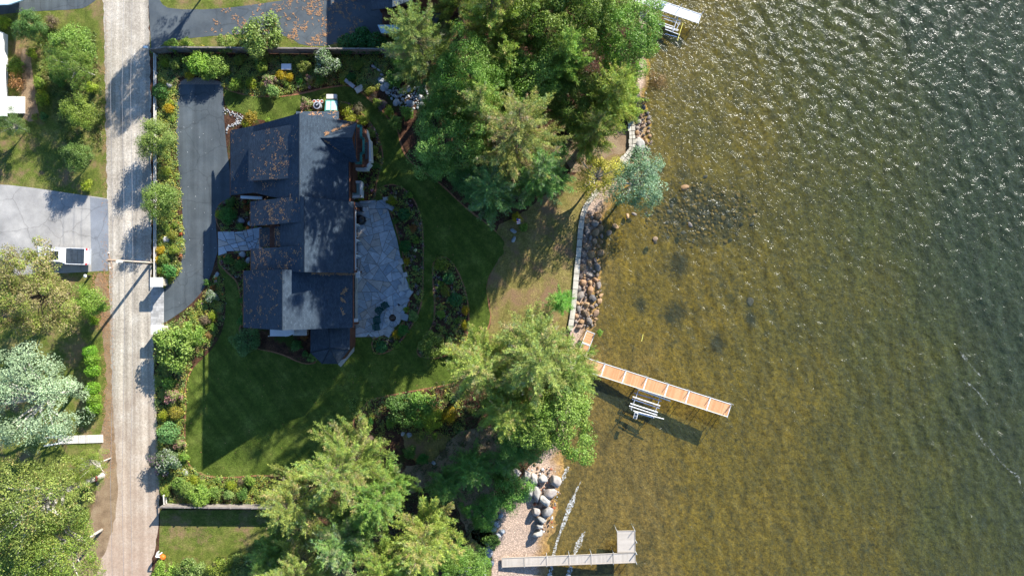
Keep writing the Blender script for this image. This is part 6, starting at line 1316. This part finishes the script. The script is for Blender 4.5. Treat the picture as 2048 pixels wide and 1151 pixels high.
# slatted walk and its handrails at the left
sw_ = thing('boardwalk', 'pale slatted walkway on the left grass, below the round hedge', 'walkway', P(160, 878))
a, b = P(117, 879), P(207, 876); d = b - a; an = math.atan2(d.y, d.x)
for i in range(20): c = a.lerp(b, (i + .5) / 20); MB().box((c.x, c.y, .06), (d.length / 20 - .035, .9, .06), an).obj('plank', 'offwhite', sw_, world=True)
for i, (y0, y1) in enumerate(((873, 871), (888, 886))):
    a, b = P(88, y0 + 3, .9), P(118, y1, .6); d = b - a; hr = thing('handrail', f'white step handrail at the west end of the slatted walkway, {("upper", "lower")[i]} one', 'handrail', P(103, y0)); MB().box((a + b) / 2, (d.length, .12, .1), math.atan2(d.y, d.x), -math.atan2(d.z, Vector((d.x, d.y)).length)).obj('rail', 'white', hr, world=True)
    for t in (.03, .97): c = a.lerp(b, t); MB().box((c.x, c.y, c.z / 2), (.1, .1, c.z)).obj('post', 'white', hr, world=True)
mb_ = thing('mailbox', 'small blue-white mailbox on the left edge of the road at the top', 'mailbox', P(302, 101)); MB().box((0, 0, .5), (.08, .08, 1)).obj('post', 'white', mb_); MB().box((0, 0, 1.1), (.45, .22, .22)).obj('box', 'bluepaint', mb_)
yf = thing('floating_stick', 'pale yellow pole lying just under the water near the dock', 'pole', P(1284, 675, -.9)); m = MB().tube([P(1286, 668, -.78), P(1283, 682, -.78)], .05, 5).obj('shaft', 'yellow', yf, world=True)
rw = thing('post_cap', 'white round-topped meter on the fence bed near the pole top crossing', 'meter', P(180, 552)); MB().tube([(0, 0, 0), (0, 0, .9)], .12, 8).obj('post', 'black', rw); MB().tube([(0, 0, .9), (0, 0, 1.0)], [.2, .05], 10).obj('cap', 'white', rw)
rw['label'] = 'small black post with a white cap at the rear corner of the pickup truck'; rw['category'] = 'post'
# trunk of the leaning tree
lt = thing('leaning_trunk', 'thick bare grey tree trunk with a red band beside the slender thin-leaved tree', 'tree trunk', P(205, 950)); MB().tube([(0, 0, 0), (-.25, 0, 2.5), (-.4, -.05, 5.4)], [.34, .3, .22], 9).obj('trunk', 'palebark', lt); MB().tube([(-.1, 0, 1.2), (-.13, 0, 1.5)], .34, 9).obj('red_band', 'flagcloth_r', lt)

# ------------------------------------------------------------------ fallen needles on roofs and drives
def flakes(name, surf, n, seed, cl=6, spread=.25, mat='needles', parent=None, L=(.1, .28), wdt=.05):
    """surf(rng) -> (point, normal, tangent) of a clump centre"""
    rng = np.random.default_rng(seed); V = []
    for _ in range(n):
        p, nn, t = surf(rng)
        if p is None: continue
        if parent is not None and 'litter' in name and math.sin(p[0] * 2.3 + 1.7 * math.sin(p[1] * 1.9)) * math.sin(p[1] * 2.9 + p[0]) + rng.normal(0, .35) < .05: continue
        nn = np.array(nn); t = np.array(t); b = np.cross(nn, t); a0 = rng.random() * 3.1
        for j in range(rng.integers(1, cl)):
            a = a0 + rng.normal(0, .5); d = t * math.cos(a) + b * math.sin(a); s_ = np.cross(nn, d); o = np.array(p) + t * rng.normal(0, spread) * .6 + b * rng.normal(0, spread) * .6 + nn * (.025 + .02 * rng.random()); l = rng.uniform(*L); w_ = wdt * rng.uniform(.5, 1.4)
            V += [o - s_ * w_ / 2, o + d * l / 2 - s_ * w_ * .2 + s_ * w_ * rng.normal(0, .5), o + d * l, o + d * l / 2 + s_ * w_]
    V = np.array(V); me = npmesh(name, V, np.arange(len(V)).reshape(-1, 4), None, mat); o = link(name, me, parent, world=bool(parent)); props(o, kind='stuff'); return o
def roofsurf(A_, B_, C_, dens=lambda u, v: 1):
    A_, B_, C_ = (np.array(tuple(q)) for q in (A_, B_, C_)); n = np.cross(B_ - A_, C_ - A_); n /= np.linalg.norm(n); n = n * np.sign(n[2]); t = (B_ - A_) / np.linalg.norm(B_ - A_)
    def f(rng):
        u_, v_ = rng.random(2)
        if rng.random() > dens(u_, v_): return None, None, None
        return A_ + (B_ - A_) * u_ + (C_ - A_) * v_, n, t
    return f
# (low edge start, low edge end, high edge start)
flakes('needle_litter', roofsurf((dx0, dyt, dz0), (dx0, dyb, dz0), (dx1, dyt, dz1), lambda u, v: min(1, .08 + 1.0 * math.exp(-((v - .58) / .22) ** 2) * (.5 + u))), 480, 1, parent=hs)
flakes('needle_litter', roofsurf((mx1, yn, mz1), (mx1, ys_, mz1), (rx, yn, RZ), lambda u, v: .7 if u > .8 else .05), 600, 2, parent=hs)
flakes('needle_litter', roofsurf((we, yn, WZ), (we, ys_, WZ), (mx1, yn, mz1), lambda u, v: .12 + .3 * u), 180, 3, parent=hs)
for i, (x0, z0, x1, z1, y0, y1) in enumerate(((501, 5.5, 604, 10.2, Yp(403, 5.5), Yp(452, 5.5)), (520, 4.6, 592, 8.4, Yp(456, 4.6), Yp(494, 4.6)), (502, 5.5, 604, 10.2, Yp(497, 5.5), Yp(545, 5.5)))):
    flakes('needle_litter', roofsurf((X(x0, z0), y0, z0), (X(x0, z0), y1, z0), (X(x1, z1), y0, z1), lambda u, v: (1 - abs(v - .4)) ** 2), 430, 10 + i, parent=hs, spread=.18)
flakes('needle_litter', roofsurf((sw, st_, SE), (sw, sb, SE), (sx, st_, SZ), lambda u, v: .9 - .6 * v), 380, 20, parent=hs, spread=.2)
flakes('needle_litter', roofsurf((X(592, 5), pn, 5.0), (X(677, 5), pn, 5.0), (X(592, 5.9), yn, 5.9), lambda u, v: 1 - .5 * u), 130, 21, parent=hs)
def line(name, a, b, n, sp, seed, parent=hs):
    a, b = np.array(tuple(a)), np.array(tuple(b))
    flakes(name, lambda r: (a + (b - a) * r.random(), (0, 0, 1), (1, 0, 0)), n, seed, spread=sp, parent=parent)
line('gutter_needles', (gx0 + .3, gy + .1 + .2, gz - .1), (ee - .2, gy + hw, EZ + .2), 50, .1, 31); line('gutter_needles', (gx0 + .2, gy - .15, gz - .1), (gx0 + 2.0, gy - 1.3, kz(gx0 + 2.0) + .08), 50, .08, 32)
line('gutter_needles', (mx + .3, mb - .12, 8.9), (me_, mb - .12, 5.6), 120, .12, 33)
for i, (a, b) in enumerate((((684, 588), (692, 578)), ((681, 598), (688, 604)), ((682, 616), (686, 632)))): line('gutter_needles', P(*a, 6.2), P(*b, 6.0), 24, .12, 34 + i)
def drv(x0, y0, x1, y1, dens):
    def f(rng):
        x, y = rng.uniform(x0, x1), rng.uniform(y0, y1)
        if rng.random() > dens(x, y): return None, None, None
        p = P(x, y, L3 + .005); return tuple(p), (0, 0, 1), (1, 0, 0)
    return f
DP = [(400, 76), (480, 70), (560, 72), (585, 78), (606, 94), (662, 94), (720, 60), (730, -10), (620, -8), (520, 10), (430, 22)]
flakes('drive_needle_litter', drv(400, -20, 740, 96, lambda x, y: (1 if inside((x, y), DP) else 0) * min(1, .1 + (x - 400) / 300) * (1 if math.sin(x * .11 + 2 * math.sin(y * .09)) > .1 else .15)), 1700, 40, cl=9, spread=.16)
flakes('driveway_specks', drv(352, 172, 460, 640, lambda x, y: .5), 90, 41, cl=2, L=(.05, .12), mat='white', wdt=.04)
flakes('road_leaf_litter', drv(206, 520, 226, 960, lambda x, y: 1), 900, 42, cl=4, L=(.05, .14), spread=.3)
flakes('road_edge_litter', drv(204, 0, 216, 520, lambda x, y: .6), 420, 43, cl=3, L=(.05, .12), spread=.2)
flakes('verge_leaf_litter', drv(183, 545, 218, 660, lambda x, y: .9), 700, 44, cl=5, L=(.06, .14), spread=.25)

LWN = [(446, 180), (700, 180), (790, 260), (900, 400), (1000, 490), (970, 570), (960, 690), (900, 765), (740, 795), (700, 850), (700, 900), (520, 945), (430, 950), (372, 900), (380, 745), (450, 640), (450, 510), (720, 510), (720, 240), (480, 225)]
flakes('lawn_leaf_specks', drv(370, 175, 1010, 950, lambda x, y: 1 if inside((x, y), LWN) and not (460 < x < 850 and 230 < y < 720) else 0), 420, 45, cl=2, L=(.05, .14), wdt=.08)
# ------------------------------------------------------------------ foam
def foammat(lv=(.44, .62, .85)):
    M = NM('water_foam', 0.9, 0.2); M.b.inputs['Base Color'].default_value = (.8, .82, .8, 1)
    f = M.ramp(M.noise(4, 7, .8), [(lv[0], 0.0), (lv[1], lv[2])]); tr = M.n('ShaderNodeBsdfTransparent'); mx_ = M.n('ShaderNodeMixShader'); M.l(f, mx_.inputs[0]); M.l(tr.outputs[0], mx_.inputs[1]); M.l(M.b.outputs[0], mx_.inputs[2]); M.l(mx_.outputs[0], M.out.inputs[0]); return M.m
MAT['foam'] = foammat()
MAT['thin_foam'] = foammat((.5, .72, .6))
zf_ = WL + .08
ribbon('foam', [(1162, 962), (1150, 985), (1146, 1000), (1138, 1015), (1130, 1040), (1118, 1070), (1110, 1095), (1107, 1112)], [.08, .25, .5, .6, .4, .25, .3, .35], zf_, 'foam', jit=.35)
ribbon('foam', [(1104, 1130), (1101, 1142), (1098, 1160)], [.35, .5, .45], zf_, 'foam', jit=.3)
ribbon('foam', [(1170, 1062), (1165, 1070), (1158, 1085), (1151, 1100), (1149, 1108)], [.12, .4, .6, .45, .2], zf_, 'foam', jit=.3)
ribbon('foam', [(1143, 1132), (1138, 1145), (1134, 1160)], [.4, .6, .5], zf_, 'foam', jit=.3)
ribbon('foam', [(1137, 932), (1130, 945), (1124, 965)], [.3, .45, .25], zf_, 'foam', jit=.4)
for i, pl in enumerate(([(1918, 700), (1940, 728), (1962, 752)], [(1925, 762), (1950, 775), (1975, 808)], [(1938, 838), (1955, 868), (1985, 905), (2015, 938), (2038, 952), (2042, 975)])): ribbon('foam', pl, [.06, .3, .15, .3, .08], zf_ + .06, 'thin_foam', jit=.5)
